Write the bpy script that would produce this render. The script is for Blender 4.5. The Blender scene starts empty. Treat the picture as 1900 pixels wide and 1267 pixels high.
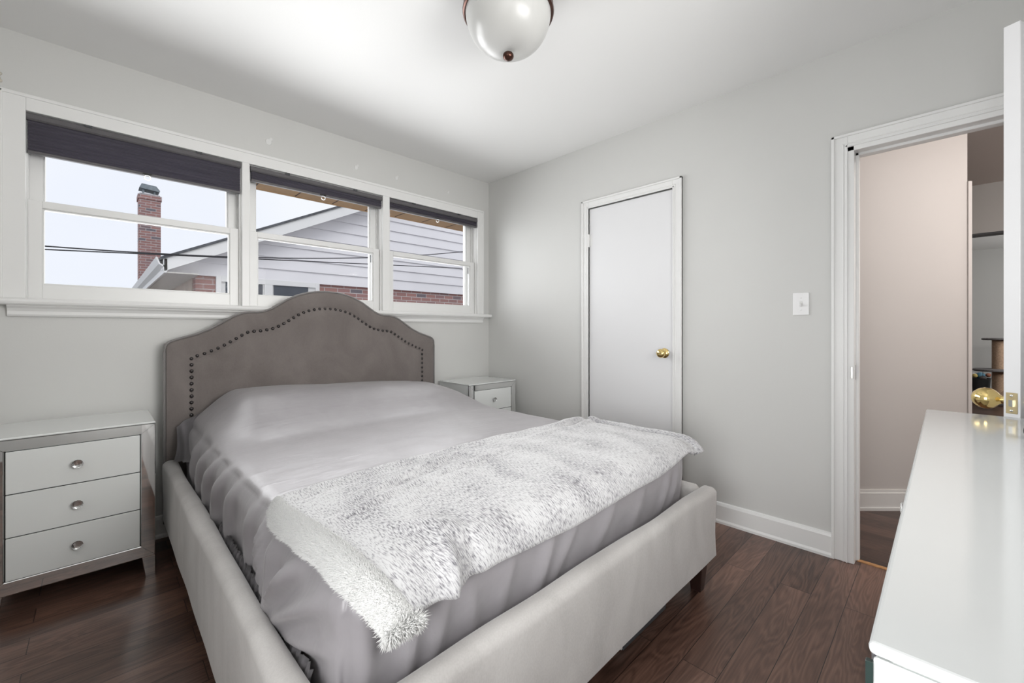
import bpy, bmesh, math, random
from mathutils import Vector, Matrix, noise
random.seed(7)
S = bpy.context.scene
C = S.collection
R = math.radians

# ------------------------------------------------------------------ camera
cam_d = bpy.data.cameras.new('camera')
cam_d.sensor_fit = 'HORIZONTAL'; cam_d.sensor_width = 36.0
cam_d.lens = 785.0 / 1900.0 * 36.0
cam_d.shift_y = (612.5 - 633.5) / 1900.0
cam_d.clip_start = 0.02
cam = bpy.data.objects.new('camera', cam_d); C.objects.link(cam)
cam.location = (-2.547, -2.916, 1.10)
cam.rotation_euler = (R(90), 0, R(45.72 - 90))
S.camera = cam

# ------------------------------------------------------------------ colour management
S.view_settings.view_transform = 'Standard'
S.view_settings.look = 'None'
S.view_settings.exposure = 0.12
S.view_settings.gamma = 1.0
S.view_settings.use_curve_mapping = False
S.cycles.caustics_reflective = False
S.cycles.caustics_refractive = False
S.cycles.max_bounces = 12
S.cycles.diffuse_bounces = 6
S.cycles.transparent_max_bounces = 16

# ------------------------------------------------------------------ world: bright overcast sky
W = bpy.data.worlds.new('overcast_sky'); S.world = W; W.use_nodes = True
wn = W.node_tree.nodes; wl = W.node_tree.links; wn.clear()
wo = wn.new('ShaderNodeOutputWorld'); wb = wn.new('ShaderNodeBackground')
wt = wn.new('ShaderNodeTexCoord'); wz = wn.new('ShaderNodeTexNoise'); wr = wn.new('ShaderNodeValToRGB')
wz.inputs['Scale'].default_value = 2.2; wz.inputs['Detail'].default_value = 4
wr.color_ramp.elements[0].position = .3; wr.color_ramp.elements[0].color = (.86, .90, 1.0, 1)
wr.color_ramp.elements[1].position = .72; wr.color_ramp.elements[1].color = (.95, .97, 1.0, 1)
wl.new(wt.outputs['Generated'], wz.inputs['Vector']); wl.new(wz.outputs['Fac'], wr.inputs['Fac'])
wl.new(wr.outputs['Color'], wb.inputs['Color']); wl.new(wb.outputs['Background'], wo.inputs['Surface'])
wb.inputs['Strength'].default_value = 0.93

# ------------------------------------------------------------------ lights
def area(name, loc, rot, sx, sy, power, col=(1, 1, 1), spread=180):
    d = bpy.data.lights.new(name, 'AREA'); d.shape = 'RECTANGLE'; d.size = sx; d.size_y = sy
    d.energy = power; d.color = col; d.spread = R(spread)
    o = bpy.data.objects.new(name, d); C.objects.link(o); o.location = loc; o.rotation_euler = rot
    return o
# hazy soft sun from behind this house, onto the neighbouring gable
sd = bpy.data.lights.new('hazy_sun', 'SUN'); sd.energy = .75; sd.angle = R(35); sd.color = (1, .99, .98)
so_ = bpy.data.objects.new('hazy_sun', sd); C.objects.link(so_); so_.rotation_euler = (R(48), 0, R(-12))
# daylight of the three window units (facing -Y, into the room)
for i, (xc, zt) in enumerate(((-2.37, 1.91), (-1.475, 2.0), (-0.57, 2.0))):
    area('window_daylight', (xc, -.060, (1.275 + zt) / 2), (R(-93), 0, 0), .80, (zt - 1.262) * .95, (6.9, 6.6, 3.6)[i], (.98, .99, 1.0), 121)
    area('window_daylight_outer', (xc, .19, 1.66), (R(-90), 0, 0), .80, .78, 4.5, (.97, .985, 1.0))
# fill lamps added behind the camera, the first aimed up at the ceiling
area('bounce_fill', (-2.75, -3.05, 1.75), (R(180), 0, 0), .7, .5, 7, (1, .99, .975))
area('rear_fill', (-1.50, -3.40, 1.52), (R(91), 0, R(4)), 1.1, .85, 16.5, (1, .992, .98), 112)  # added fill for the bed foot and the window wall
# low fill lamp added at the left, for the lower right wall
area('low_left_fill', (-3.20, -2.78, .82), (R(80), 0, R(-80)), .9, 1.0, 13, (.99, .995, 1), 100)
# unseen fill lamps added to brighten the hall and far room
area('hall_fill', (.75, -4.3, 2.25), (R(38), 0, 0), .5, .5, 24, (1, .93, .88))
hp_ = bpy.data.lights.new('hall_ceiling_fill', 'POINT'); hp_.energy = 30; hp_.shadow_soft_size = .12; hp_.color = (1, .9, .84)  # added point fill for the hall ceiling
ho_ = bpy.data.objects.new('hall_ceiling_fill', hp_); C.objects.link(ho_); ho_.location = (2.3, -4.6, 1.9)
area('living_fill', (6.0, -5.2, 1.7), (R(90), 0, 0), 1.6, 1.2, 42, (1, .99, .97))  # added fill for the far room

# ------------------------------------------------------------------ materials
def mk(name):
    m = bpy.data.materials.new(name); m.use_nodes = True
    nt = m.node_tree; nt.nodes.clear()
    out = nt.nodes.new('ShaderNodeOutputMaterial'); b = nt.nodes.new('ShaderNodeBsdfPrincipled')
    nt.links.new(b.outputs[0], out.inputs['Surface'])
    return m, nt, b, out
def N(nt, t, **kw):
    n = nt.nodes.new(t)
    for k, v in kw.items():
        if k in n.inputs: n.inputs[k].default_value = v
        else: setattr(n, k, v)
    return n
def mth(nt, op, a, b=None, c=None):
    n = nt.nodes.new('ShaderNodeMath'); n.operation = op
    for i, v in enumerate((a, b, c)):
        if v is None: continue
        if isinstance(v, (int, float)): n.inputs[i].default_value = v
        else: nt.links.new(v, n.inputs[i])
    return n.outputs[0]
def ramp(nt, fac, stops):
    n = nt.nodes.new('ShaderNodeValToRGB'); e = n.color_ramp.elements
    while len(e) < len(stops): e.new(.5)
    for i, (p, c) in enumerate(stops):
        e[i].position = p; e[i].color = (*c, 1) if len(c) == 3 else c
    nt.links.new(fac, n.inputs['Fac']); return n.outputs['Color']
def coords(nt, scale=(1, 1, 1), kind='Object', loc=(0, 0, 0), rot=(0, 0, 0)):
    t = nt.nodes.new('ShaderNodeTexCoord'); m = nt.nodes.new('ShaderNodeMapping')
    m.inputs['Scale'].default_value = scale; m.inputs['Location'].default_value = loc; m.inputs['Rotation'].default_value = rot
    nt.links.new(t.outputs[kind], m.inputs['Vector']); return m.outputs[0]
def bump(nt, b, h, strength=.2, dist=.01):
    n = nt.nodes.new('ShaderNodeBump'); n.inputs['Strength'].default_value = strength; n.inputs['Distance'].default_value = dist
    nt.links.new(h, n.inputs['Height']); nt.links.new(n.outputs[0], b.inputs['Normal'])
def plain(name, col, rough=.5, metal=0, spec=.5, var=0, vscale=6, bmp=0, bscale=60, coat=0, sheen=0):
    m, nt, b, o = mk(name)
    b.inputs['Base Color'].default_value = (*col, 1); b.inputs['Roughness'].default_value = rough
    b.inputs['Metallic'].default_value = metal; b.inputs['Specular IOR Level'].default_value = spec
    b.inputs['Coat Weight'].default_value = coat; b.inputs['Sheen Weight'].default_value = sheen
    v = coords(nt)
    if var:
        n = N(nt, 'ShaderNodeTexNoise', Scale=vscale, Detail=4); nt.links.new(v, n.inputs['Vector'])
        c = ramp(nt, n.outputs['Fac'], [(.3, [x * (1 - var) for x in col]), (.7, [min(1, x * (1 + var)) for x in col])])
        nt.links.new(c, b.inputs['Base Color'])
    if bmp:
        n = N(nt, 'ShaderNodeTexNoise', Scale=bscale, Detail=3); nt.links.new(v, n.inputs['Vector'])
        bump(nt, b, n.outputs['Fac'], bmp, .004)
    return m
M = {}
M['wall'] = plain('wall_paint_light_grey', (.60, .60, .585), .55, var=.015, vscale=1.5, bmp=.05, bscale=140)
M['ceiling'] = plain('ceiling_paint_white', (.80, .80, .79), .5, bmp=.05, bscale=120, var=.01, vscale=1.2)
M['trim'] = plain('trim_paint_white', (.76, .76, .75), .35, var=.006, vscale=3)
M['door'] = plain('door_paint_white', (.72, .72, .73), .38, var=.008, vscale=3)
M['hallwall'] = plain('hall_wall_paint', (.58, .555, .54), .6, var=.015, vscale=1.5)
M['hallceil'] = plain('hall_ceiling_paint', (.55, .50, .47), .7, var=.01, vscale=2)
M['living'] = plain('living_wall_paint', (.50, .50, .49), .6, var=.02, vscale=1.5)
M['white_plastic'] = plain('white_plastic', (.82, .82, .82), .3, var=.005)
M['white_glass'] = plain('white_back_painted_glass', (.74, .76, .75), .08, var=.004, vscale=3, coat=.6)
M['white_top'] = plain('white_lacquer_top', (.54, .553, .553), .10, var=.005, vscale=3)
M['mirror'] = plain('mirror_glass', (.88, .89, .89), .03, 1.0, var=.004, vscale=3)
M['mirror_edge'] = plain('mirror_edge_glass', (.30, .36, .35), .15, .3, var=.01)
M['green_edge'] = plain('green_glass_edge', (.018, .032, .029), .2, var=.05)
M['brass'] = plain('polished_brass', (.86, .66, .28), .12, 1.0, var=.03, vscale=20)
M['brass_plate'] = plain('aged_brass_plate', (.72, .60, .36), .3, 1.0, var=.05, vscale=60)
M['steel'] = plain('brushed_steel', (.6, .6, .58), .3, 1.0, var=.04, vscale=80)
M['chrome'] = plain('chrome', (.8, .8, .8), .06, 1.0, var=.01)
M['bronze'] = plain('oil_rubbed_bronze', (.075, .034, .025), .28, .8, var=.15, vscale=25)
M['nail'] = plain('antique_nailhead', (.055, .05, .05), .3, .8, var=.1, vscale=80)
M['dark_gap'] = plain('dark_gap', (.03, .03, .03), .7, var=.05)
M['leg_wood'] = plain('espresso_leg_wood', (.022, .010, .008), .35, var=.2, vscale=30)
M['shade'] = None
M['black'] = plain('black_plastic', (.015, .015, .016), .4, var=.1)
M['dark_grey'] = plain('dark_grey_plastic', (.06, .065, .07), .45, var=.06, vscale=30)
M['carpet'] = plain('grey_plush_carpet', (.16, .15, .15), .95, var=.2, vscale=60, bmp=.4, bscale=200)
M['sisal'] = plain('tan_sisal_rope', (.42, .29, .20), .9, var=.2, vscale=60, bmp=.4, bscale=120)
M['blue'] = plain('toy_blue', (.10, .24, .34), .6, var=.15, vscale=40)
M['toy_white'] = plain('toy_white', (.6, .58, .55), .8, var=.1, vscale=40)
M['toy_red'] = plain('toy_red', (.4, .16, .10), .7, var=.15, vscale=40)
M['toy_yellow'] = plain('toy_yellow', (.6, .46, .16), .7, var=.1, vscale=40)
M['raw_wood'] = plain('raw_wood_edge', (.52, .27, .11), .6, var=.35, vscale=30)
M['cable'] = plain('black_cable', (.03, .03, .035), .6, var=.05)
M['plaster'] = plain('torn_plaster', (.62, .58, .50), .9, var=.25, vscale=60, bmp=.6, bscale=90)
M['filler'] = plain('wall_filler', (.70, .70, .69), .7, var=.02)
# outdoors
M['siding'] = plain('white_siding', (.76, .75, .78), .45, var=.03, vscale=2)
M['outside_white'] = plain('outdoor_white_metal', (.78, .78, .78), .4, var=.02)
M['shingle'] = plain('grey_shingle', (.10, .105, .115), .9, var=.35, vscale=25, bmp=.5, bscale=30)
M['stucco'] = plain('beige_brick_side', (.50, .42, .37), .9, var=.12, vscale=8)
M['soffit'] = plain('tan_soffit', (.66, .45, .27), .6, var=.06, vscale=3)
M['flue'] = plain('galvanised_flue', (.20, .23, .25), .5, .5, var=.2, vscale=15)
M['mortar_cap'] = plain('mortar_cap', (.36, .35, .36), .9, var=.25, vscale=14)
M['ground'] = plain('driveway_asphalt', (.30, .30, .30), .9, var=.2, vscale=3)
M['dark_pane'] = plain('dark_window_pane', (.10, .11, .13), .08, var=.1, vscale=4)

def glass_mat():
    m, nt, b, o = mk('window_glass')
    nt.nodes.remove(b)
    t = N(nt, 'ShaderNodeBsdfTransparent'); g = N(nt, 'ShaderNodeBsdfGlossy'); g.inputs['Roughness'].default_value = .02
    t.inputs['Color'].default_value = (.992, .995, .995, 1)
    f = N(nt, 'ShaderNodeFresnel'); f.inputs['IOR'].default_value = 1.09
    mx = nt.nodes.new('ShaderNodeMixShader')
    nt.links.new(f.outputs[0], mx.inputs[0]); nt.links.new(t.outputs[0], mx.inputs[1]); nt.links.new(g.outputs[0], mx.inputs[2])
    nt.links.new(mx.outputs[0], o.inputs['Surface']); return m
M['glass'] = glass_mat()
def crystal_mat(name='crystal', rough=.02):
    m, nt, b, o = mk(name)
    b.inputs['Base Color'].default_value = (.95, .96, .96, 1); b.inputs['Roughness'].default_value = rough
    b.inputs['Transmission Weight'].default_value = 1.0; b.inputs['IOR'].default_value = 1.5
    return m
M['crystal'] = crystal_mat()
M['clear_plastic'] = crystal_mat('clear_plastic', .1)
def opal_mat():
    m, nt, b, o = mk('opal_glass')
    b.inputs['Base Color'].default_value = (.84, .84, .82, 1); b.inputs['Roughness'].default_value = .28
    v = coords(nt); n = N(nt, 'ShaderNodeTexNoise', Scale=4.0, Detail=2); nt.links.new(v, n.inputs['Vector'])
    c = ramp(nt, n.outputs['Fac'], [(.3, (.52, .52, .505)), (.7, (.55, .55, .535))]); nt.links.new(c, b.inputs['Base Color'])
    b.inputs['Subsurface Weight'].default_value = .25; b.inputs['Subsurface Radius'].default_value = (.02, .02, .02)
    return m
M['opal'] = opal_mat()  # unlit bowl
def shade_mat():
    m, nt, b, o = mk('charcoal_shade_fabric')
    v = coords(nt, (1, 1, 60)); n = N(nt, 'ShaderNodeTexNoise', Scale=3.0, Detail=3); nt.links.new(v, n.inputs['Vector'])
    c = ramp(nt, n.outputs['Fac'], [(.3, (.062, .058, .072)), (.7, (.115, .106, .130))])
    nt.links.new(c, b.inputs['Base Color']); b.inputs['Roughness'].default_value = .8
    t = N(nt, 'ShaderNodeBsdfTranslucent'); t.inputs['Color'].default_value = (.30, .28, .36, 1)
    mx = nt.nodes.new('ShaderNodeMixShader'); mx.inputs[0].default_value = .3
    nt.links.new(b.outputs[0], mx.inputs[1]); nt.links.new(t.outputs[0], mx.inputs[2]); nt.links.new(mx.outputs[0], o.inputs['Surface'])
    return m
M['shade'] = shade_mat()
M['shade_rail'] = plain('charcoal_shade_rail', (.10, .095, .10), .5, var=.04, vscale=20)
def floor_mat(name, dark=1.0, rot=0):
    m, nt, b, o = mk(name)
    v = coords(nt, loc=(0, 2.524, 0)) if not rot else coords(nt, rot=(0, 0, R(90)), loc=(.03, 0, 0))
    br = N(nt, 'ShaderNodeTexBrick', Scale=1.0); br.offset = .37; br.offset_frequency = 2
    br.inputs['Color1'].default_value = (0, 0, 0, 1); br.inputs['Color2'].default_value = (1, 1, 1, 1); br.inputs['Mortar'].default_value = (.5, .5, .5, 1)
    br.inputs['Mortar Size'].default_value = .0011; br.inputs['Mortar Smooth'].default_value = 0; br.inputs['Brick Width'].default_value = 1.15
    br.inputs['Row Height'].default_value = .1115
    nt.links.new(v, br.inputs['Vector'])
    rnd = N(nt, 'ShaderNodeSeparateColor'); nt.links.new(br.outputs['Color'], rnd.inputs[0]); rv = rnd.outputs[0]
    sx = N(nt, 'ShaderNodeSeparateXYZ'); nt.links.new(v, sx.inputs[0])
    cx = N(nt, 'ShaderNodeCombineXYZ')
    nt.links.new(mth(nt, 'MULTIPLY_ADD', rv, 41.0, mth(nt, 'MULTIPLY', sx.outputs[0], 1.25)), cx.inputs[0])
    nt.links.new(mth(nt, 'MULTIPLY_ADD', rv, 23.0, mth(nt, 'MULTIPLY', sx.outputs[1], 7.5)), cx.inputs[1])
    nt.links.new(mth(nt, 'MULTIPLY', rv, 17.0), cx.inputs[2])
    n1 = N(nt, 'ShaderNodeTexNoise', Scale=1.3, Detail=2.5, Roughness=.45, Distortion=.5); nt.links.new(cx.outputs[0], n1.inputs['Vector'])
    rings = mth(nt, 'SINE', mth(nt, 'MULTIPLY', n1.outputs['Fac'], 95.0))
    rings = mth(nt, 'MULTIPLY_ADD', rings, .5, .5)
    c2 = N(nt, 'ShaderNodeCombineXYZ')
    nt.links.new(mth(nt, 'MULTIPLY_ADD', rv, 9.0, mth(nt, 'MULTIPLY', sx.outputs[0], 4.0)), c2.inputs[0])
    nt.links.new(mth(nt, 'MULTIPLY', sx.outputs[1], 170.0), c2.inputs[1])
    n2 = N(nt, 'ShaderNodeTexNoise', Scale=1.0, Detail=3); nt.links.new(c2.outputs[0], n2.inputs['Vector'])
    n3 = N(nt, 'ShaderNodeTexNoise', Scale=.8, Detail=2); nt.links.new(cx.outputs[0], n3.inputs['Vector'])
    f = mth(nt, 'MULTIPLY_ADD', rings, .11, mth(nt, 'MULTIPLY', n2.outputs['Fac'], .30))
    f = mth(nt, 'ADD', f, mth(nt, 'MULTIPLY', n3.outputs['Fac'], .50))
    f = mth(nt, 'ADD', f, mth(nt, 'MULTIPLY_ADD', rv, .22, -.10))
    k = dark
    col = ramp(nt, f, [(.24, (.036 * k, .018 * k, .013 * k)), (.48, (.125 * k, .068 * k, .050 * k)), (.70, (.23 * k, .132 * k, .098 * k)), (.95, (.40 * k, .25 * k, .18 * k))])
    mx = N(nt, 'ShaderNodeMix', data_type='RGBA'); nt.links.new(br.outputs['Fac'], mx.inputs[0])
    nt.links.new(col, mx.inputs[6]); mx.inputs[7].default_value = (.008, .004, .003, 1)
    nt.links.new(mx.outputs[2], b.inputs['Base Color'])
    b.inputs['Roughness'].default_value = .30; b.inputs['Specular IOR Level'].default_value = .45
    h = mth(nt, 'SUBTRACT', mth(nt, 'MULTIPLY', n2.outputs['Fac'], .3), mth(nt, 'MULTIPLY', br.outputs['Fac'], 1.5))
    bump(nt, b, h, .12, .003)
    return m
M['floor'] = floor_mat('dark_walnut_planks')
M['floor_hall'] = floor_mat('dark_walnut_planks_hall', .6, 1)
def velvet_mat(name='grey_velvet', k=1.0, t=(1, 1, 1)):
    m, nt, b, o = mk(name)
    v = coords(nt, (1, 1, .6)); n = N(nt, 'ShaderNodeTexNoise', Scale=5.5, Detail=5, Roughness=.55, Distortion=.6); nt.links.new(v, n.inputs['Vector'])
    n2 = N(nt, 'ShaderNodeTexNoise', Scale=260, Detail=2); nt.links.new(v, n2.inputs['Vector'])
    f = mth(nt, 'MULTIPLY_ADD', n2.outputs['Fac'], .25, mth(nt, 'MULTIPLY', n.outputs['Fac'], .8))
    c = ramp(nt, f, [(.33, (.27 * k * t[0], .258 * k * t[1], .25 * k * t[2])), (.72, (.38 * k * t[0], .368 * k * t[1], .358 * k * t[2]))]); nt.links.new(c, b.inputs['Base Color'])
    b.inputs['Roughness'].default_value = .9; b.inputs['Specular IOR Level'].default_value = .2
    b.inputs['Sheen Weight'].default_value = .45; b.inputs['Sheen Roughness'].default_value = .4
    bump(nt, b, n2.outputs['Fac'], .12, .002)
    return m
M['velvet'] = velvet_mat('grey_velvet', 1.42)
M['velvet_head'] = velvet_mat('grey_velvet_shaded', .50, (1.06, .97, .94))  # same velvet as the rails, with the headboard's shade put into the colour
def satin_mat():
    m, nt, b, o = mk('grey_satin_sheet')
    v = coords(nt, (1, 1, 1))
    n = N(nt, 'ShaderNodeTexNoise', Scale=9, Detail=5, Roughness=.5, Distortion=1.2); nt.links.new(v, n.inputs['Vector'])
    w = coords(nt, (3, 22, 6), rot=(0, 0, R(12))); n2 = N(nt, 'ShaderNodeTexNoise', Scale=1.2, Detail=4, Distortion=.8); nt.links.new(w, n2.inputs['Vector'])
    c = ramp(nt, n.outputs['Fac'], [(.3, (.270, .256, .270)), (.7, (.298, .283, .298))]); nt.links.new(c, b.inputs['Base Color'])
    b.inputs['Roughness'].default_value = .36; b.inputs['Specular IOR Level'].default_value = .6; b.inputs['Sheen Weight'].default_value = .15
    h = mth(nt, 'MULTIPLY_ADD', n2.outputs['Fac'], .6, mth(nt, 'MULTIPLY', n.outputs['Fac'], .4))
    bump(nt, b, h, .22, .012)
    return m
M['satin'] = satin_mat()
def knit_mat():
    m, nt, b, o = mk('heathered_knit')
    v = coords(nt, (330, 75, 1), kind='UV', rot=(0, 0, R(3)))
    n = N(nt, 'ShaderNodeTexNoise', Scale=1.0, Detail=2.5, Roughness=.6); nt.links.new(v, n.inputs['Vector'])
    w = coords(nt, (9, 5, 1), kind='UV'); n2 = N(nt, 'ShaderNodeTexNoise', Scale=1.0, Detail=3); nt.links.new(w, n2.inputs['Vector'])
    f = mth(nt, 'MULTIPLY_ADD', n2.outputs['Fac'], .30, mth(nt, 'MULTIPLY', n.outputs['Fac'], .85))
    c = ramp(nt, f, [(.53, (.51, .51, .515)), (.60, (.38, .375, .385)), (.67, (.25, .245, .26)), (.74, (.11, .11, .12))])
    nt.links.new(c, b.inputs['Base Color']); b.inputs['Roughness'].default_value = .95; b.inputs['Specular IOR Level'].default_value = .15
    b.inputs['Sheen Weight'].default_value = .3
    n3 = N(nt, 'ShaderNodeTexNoise', Scale=220, Detail=2); nt.links.new(coords(nt), n3.inputs['Vector'])
    bump(nt, b, n3.outputs['Fac'], .25, .003)
    return m
M['knit'] = knit_mat()
M['sherpa'] = plain('white_sherpa', (.68, .68, .67), .95, spec=.05, var=.01, vscale=40, sheen=.5)
def brick_mat(name, w, h, sc=1.0, axes='XZ'):
    m, nt, b, o = mk(name)
    t = nt.nodes.new('ShaderNodeTexCoord'); s = nt.nodes.new('ShaderNodeSeparateXYZ'); c = nt.nodes.new('ShaderNodeCombineXYZ')
    nt.links.new(t.outputs['Object'], s.inputs[0]); nt.links.new(s.outputs['XYZ'.index(axes[0])], c.inputs[0]); nt.links.new(s.outputs['XYZ'.index(axes[1])], c.inputs[1])
    br = N(nt, 'ShaderNodeTexBrick', Scale=1.0); br.inputs['Color1'].default_value = (0, 0, 0, 1); br.inputs['Color2'].default_value = (1, 1, 1, 1)
    br.inputs['Mortar'].default_value = (0, 0, 0, 1); br.inputs['Mortar Size'].default_value = .006; br.inputs['Brick Width'].default_value = w; br.inputs['Row Height'].default_value = h
    nt.links.new(c.outputs[0], br.inputs['Vector'])
    sc_ = N(nt, 'ShaderNodeSeparateColor'); nt.links.new(br.outputs['Color'], sc_.inputs[0])
    col = ramp(nt, sc_.outputs[0], [(.04, (.17, .15, .17)), (.16, (.30, .17, .16)), (.6, (.37, .20, .18)), (.95, (.30, .18, .18))])
    mx = N(nt, 'ShaderNodeMix', data_type='RGBA'); nt.links.new(br.outputs['Fac'], mx.inputs[0]); nt.links.new(col, mx.inputs[6]); mx.inputs[7].default_value = (.50, .46, .46, 1)
    nt.links.new(mx.outputs[2], b.inputs['Base Color']); b.inputs['Roughness'].default_value = .9
    bump(nt, b, mth(nt, 'SUBTRACT', 1.0, br.outputs['Fac']), .3, .01)
    return m
M['brick'] = brick_mat('red_brick', .21, .068)

# ------------------------------------------------------------------ mesh helpers
def nb(): return bmesh.new()
def box(bm, x0, x1, y0, y1, z0, z1, bev=0, seg=2, mat=None):
    vs = [bm.verts.new(p) for p in ((x0, y0, z0), (x1, y0, z0), (x1, y1, z0), (x0, y1, z0), (x0, y0, z1), (x1, y0, z1), (x1, y1, z1), (x0, y1, z1))]
    fs = [bm.faces.new([vs[i] for i in f]) for f in ((3, 2, 1, 0), (4, 5, 6, 7), (0, 1, 5, 4), (1, 2, 6, 5), (2, 3, 7, 6), (3, 0, 4, 7))]
    if mat: bmesh.ops.transform(bm, matrix=mat, verts=vs)
    if bev:
        es = set(e for f in fs for e in f.edges)
        bmesh.ops.bevel(bm, geom=list(es), offset=bev, segments=seg, affect='EDGES', profile=.5, clamp_overlap=True)
def prism(bm, poly, axis, a0, a1):
    # poly: 2-D points in the plane normal to the axis (x: (y,z); y: (x,z); z: (x,y))
    def p3(p, a): return {'x': (a, p[0], p[1]), 'y': (p[0], a, p[1]), 'z': (p[0], p[1], a)}[axis]
    A = [bm.verts.new(p3(p, a0)) for p in poly]; B = [bm.verts.new(p3(p, a1)) for p in poly]
    n = len(poly)
    fs = [bm.faces.new(A), bm.faces.new(B[::-1])]
    for i in range(n): fs.append(bm.faces.new((A[i], B[i], B[(i + 1) % n], A[(i + 1) % n])))
    bmesh.ops.recalc_face_normals(bm, faces=fs)
def lathe(bm, prof, seg=32, mat=None, caps=True):
    rings = []; new = []
    for r, z in prof:
        ring = [bm.verts.new((r * math.cos(2 * math.pi * k / seg), r * math.sin(2 * math.pi * k / seg), z)) for k in range(seg)]
        rings.append(ring); new += ring
    fs = []
    for a, b in zip(rings, rings[1:]):
        for k in range(seg): fs.append(bm.faces.new((a[k], a[(k + 1) % seg], b[(k + 1) % seg], b[k])))
    if caps:
        fs.append(bm.faces.new(rings[0][::-1])); fs.append(bm.faces.new(rings[-1]))
    bmesh.ops.recalc_face_normals(bm, faces=fs)
    if mat: bmesh.ops.transform(bm, matrix=mat, verts=new)
def tube(bm, pts, r, seg=8, closed=False):
    pts = [Vector(p) for p in pts]; rings = []; n = len(pts)
    up = Vector((0, 0, 1))
    for i, p in enumerate(pts):
        a = pts[(i - 1) % n] if (i or closed) else p; b = pts[(i + 1) % n] if (i < n - 1 or closed) else p
        t = (b - a).normalized(); u = t.cross(up)
        if u.length < .05: u = t.cross(Vector((0, 1, 0)))
        u.normalize(); w = u.cross(t)
        rings.append([bm.verts.new(p + r * (math.cos(2 * math.pi * k / seg) * u + math.sin(2 * math.pi * k / seg) * w)) for k in range(seg)])
    fs = []
    rng = range(n) if closed else range(n - 1)
    for i in rng:
        a, b = rings[i], rings[(i + 1) % n]
        for k in range(seg): fs.append(bm.faces.new((a[k], a[(k + 1) % seg], b[(k + 1) % seg], b[k])))
    if not closed:
        fs.append(bm.faces.new(rings[0][::-1])); fs.append(bm.faces.new(rings[-1]))
    bmesh.ops.recalc_face_normals(bm, faces=fs)
def sphere(bm, c, r, sx=1, sy=1, sz=1, u=20, v=12):
    bmesh.ops.create_uvsphere(bm, u_segments=u, v_segments=v, radius=r, matrix=Matrix.Translation(c) @ Matrix.Diagonal((sx, sy, sz, 1)))
def root_loc(p):
    while p.parent: p = p.parent
    return p.location.copy()
def O(name, bm, mat, parent=None, smooth=False, origin=None, local=False, mats=None):
    me = bpy.data.meshes.new(name)
    off = Vector((0, 0, 0))
    if parent is not None and not local: off = root_loc(parent)
    if origin is not None: off = Vector(origin)
    for v in bm.verts: v.co -= off
    bm.to_mesh(me); bm.free()
    for q in (mats or [mat]): me.materials.append(q)
    if smooth:
        for p in me.polygons: p.use_smooth = True
        if smooth == 'auto':
            try: me.set_sharp_from_angle(angle=R(35))
            except Exception: pass
    o = bpy.data.objects.new(name, me); C.objects.link(o)
    if parent is not None: o.parent = parent
    if origin is not None: o.location = origin
    return o
def tag(o, label=None, cat=None, group=None, kind=None):
    if label: o['label'] = label
    if cat: o['category'] = cat
    if group: o['group'] = group
    if kind: o['kind'] = kind
    return o
def thing(name, label, cat, loc=(0, 0, 0), rotz=0, group=None, kind=None):
    o = bpy.data.objects.new(name, None); C.objects.link(o); o.location = loc; o.rotation_euler = (0, 0, rotz)
    o.empty_display_size = .1
    return tag(o, label, cat, group, kind)
def struct(name, bm, mat, label=None, parent=None, **kw):
    o = O(name, bm, mat, parent, **kw)
    if parent is None: tag(o, label, kw.get('cat'), None, 'structure')
    return o
def copy_tree(o, parent=None):
    c = o.copy(); C.objects.link(c)
    if parent is not None: c.parent = parent
    for ch in [x for x in o.children]: copy_tree(ch, c)
    return c
def smoothstep(a, b, x):
    t = max(0, min(1, (x - a) / (b - a))); return t * t * (3 - 2 * t)

# ================================================================== SETTING
H = 2.44; XL = -3.25; YF = -3.45; YO = .20
# floor of the bedroom
bm = nb(); box(bm, XL - .1, 0.045, YF - .1, YO, -.06, 0)
tag(struct('floor', bm, M['floor']), 'dark walnut plank floor of the bedroom', 'floor')
bm = nb(); box(bm, XL - .1, .12, YF - .1, YO, H, H + .08)
tag(struct('ceiling', bm, M['ceiling']), 'plain white ceiling of the bedroom', 'ceiling')
# window wall with one long opening
OX0, OX1, OZ0, OZ1 = -2.83, -.115, 1.215, 2.115
bm = nb()
box(bm, XL - .1, OX0, 0, YO, 0, H); box(bm, OX1, .12, 0, YO, 0, H)
box(bm, OX0, OX1, 0, YO, 0, OZ0); box(bm, OX0, OX1, 0, YO, OZ1, H)
wb_ = tag(struct('wall_back', bm, M['wall']), 'light grey wall with the row of three windows', 'wall')
# damaged plaster and filled holes on that wall
bm = nb()
for k in range(9):
    sphere(bm, (-2.868 + random.uniform(-.03, .012), -.001, 2.20 + random.uniform(0, .035)), .012, 1.4, .25, 1, 8, 6)
O('plaster_patch', bm, M['plaster'], wb_, smooth=True)
for x, z, s in ((-1.80, 2.262, 1.1), (-1.245, 2.252, .9), (-.93, 2.256, .8), (-.45, 2.255, .5)):
    bm = nb(); sphere(bm, (x, 0, z), .016 * s, 1, .10, 1.1, 12, 8); sphere(bm, (x + .012 * s, 0, z + .018 * s), .01 * s, 1, .12, 1, 10, 6)
    O('filler_spot', bm, M['filler'], wb_, smooth=True)
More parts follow.
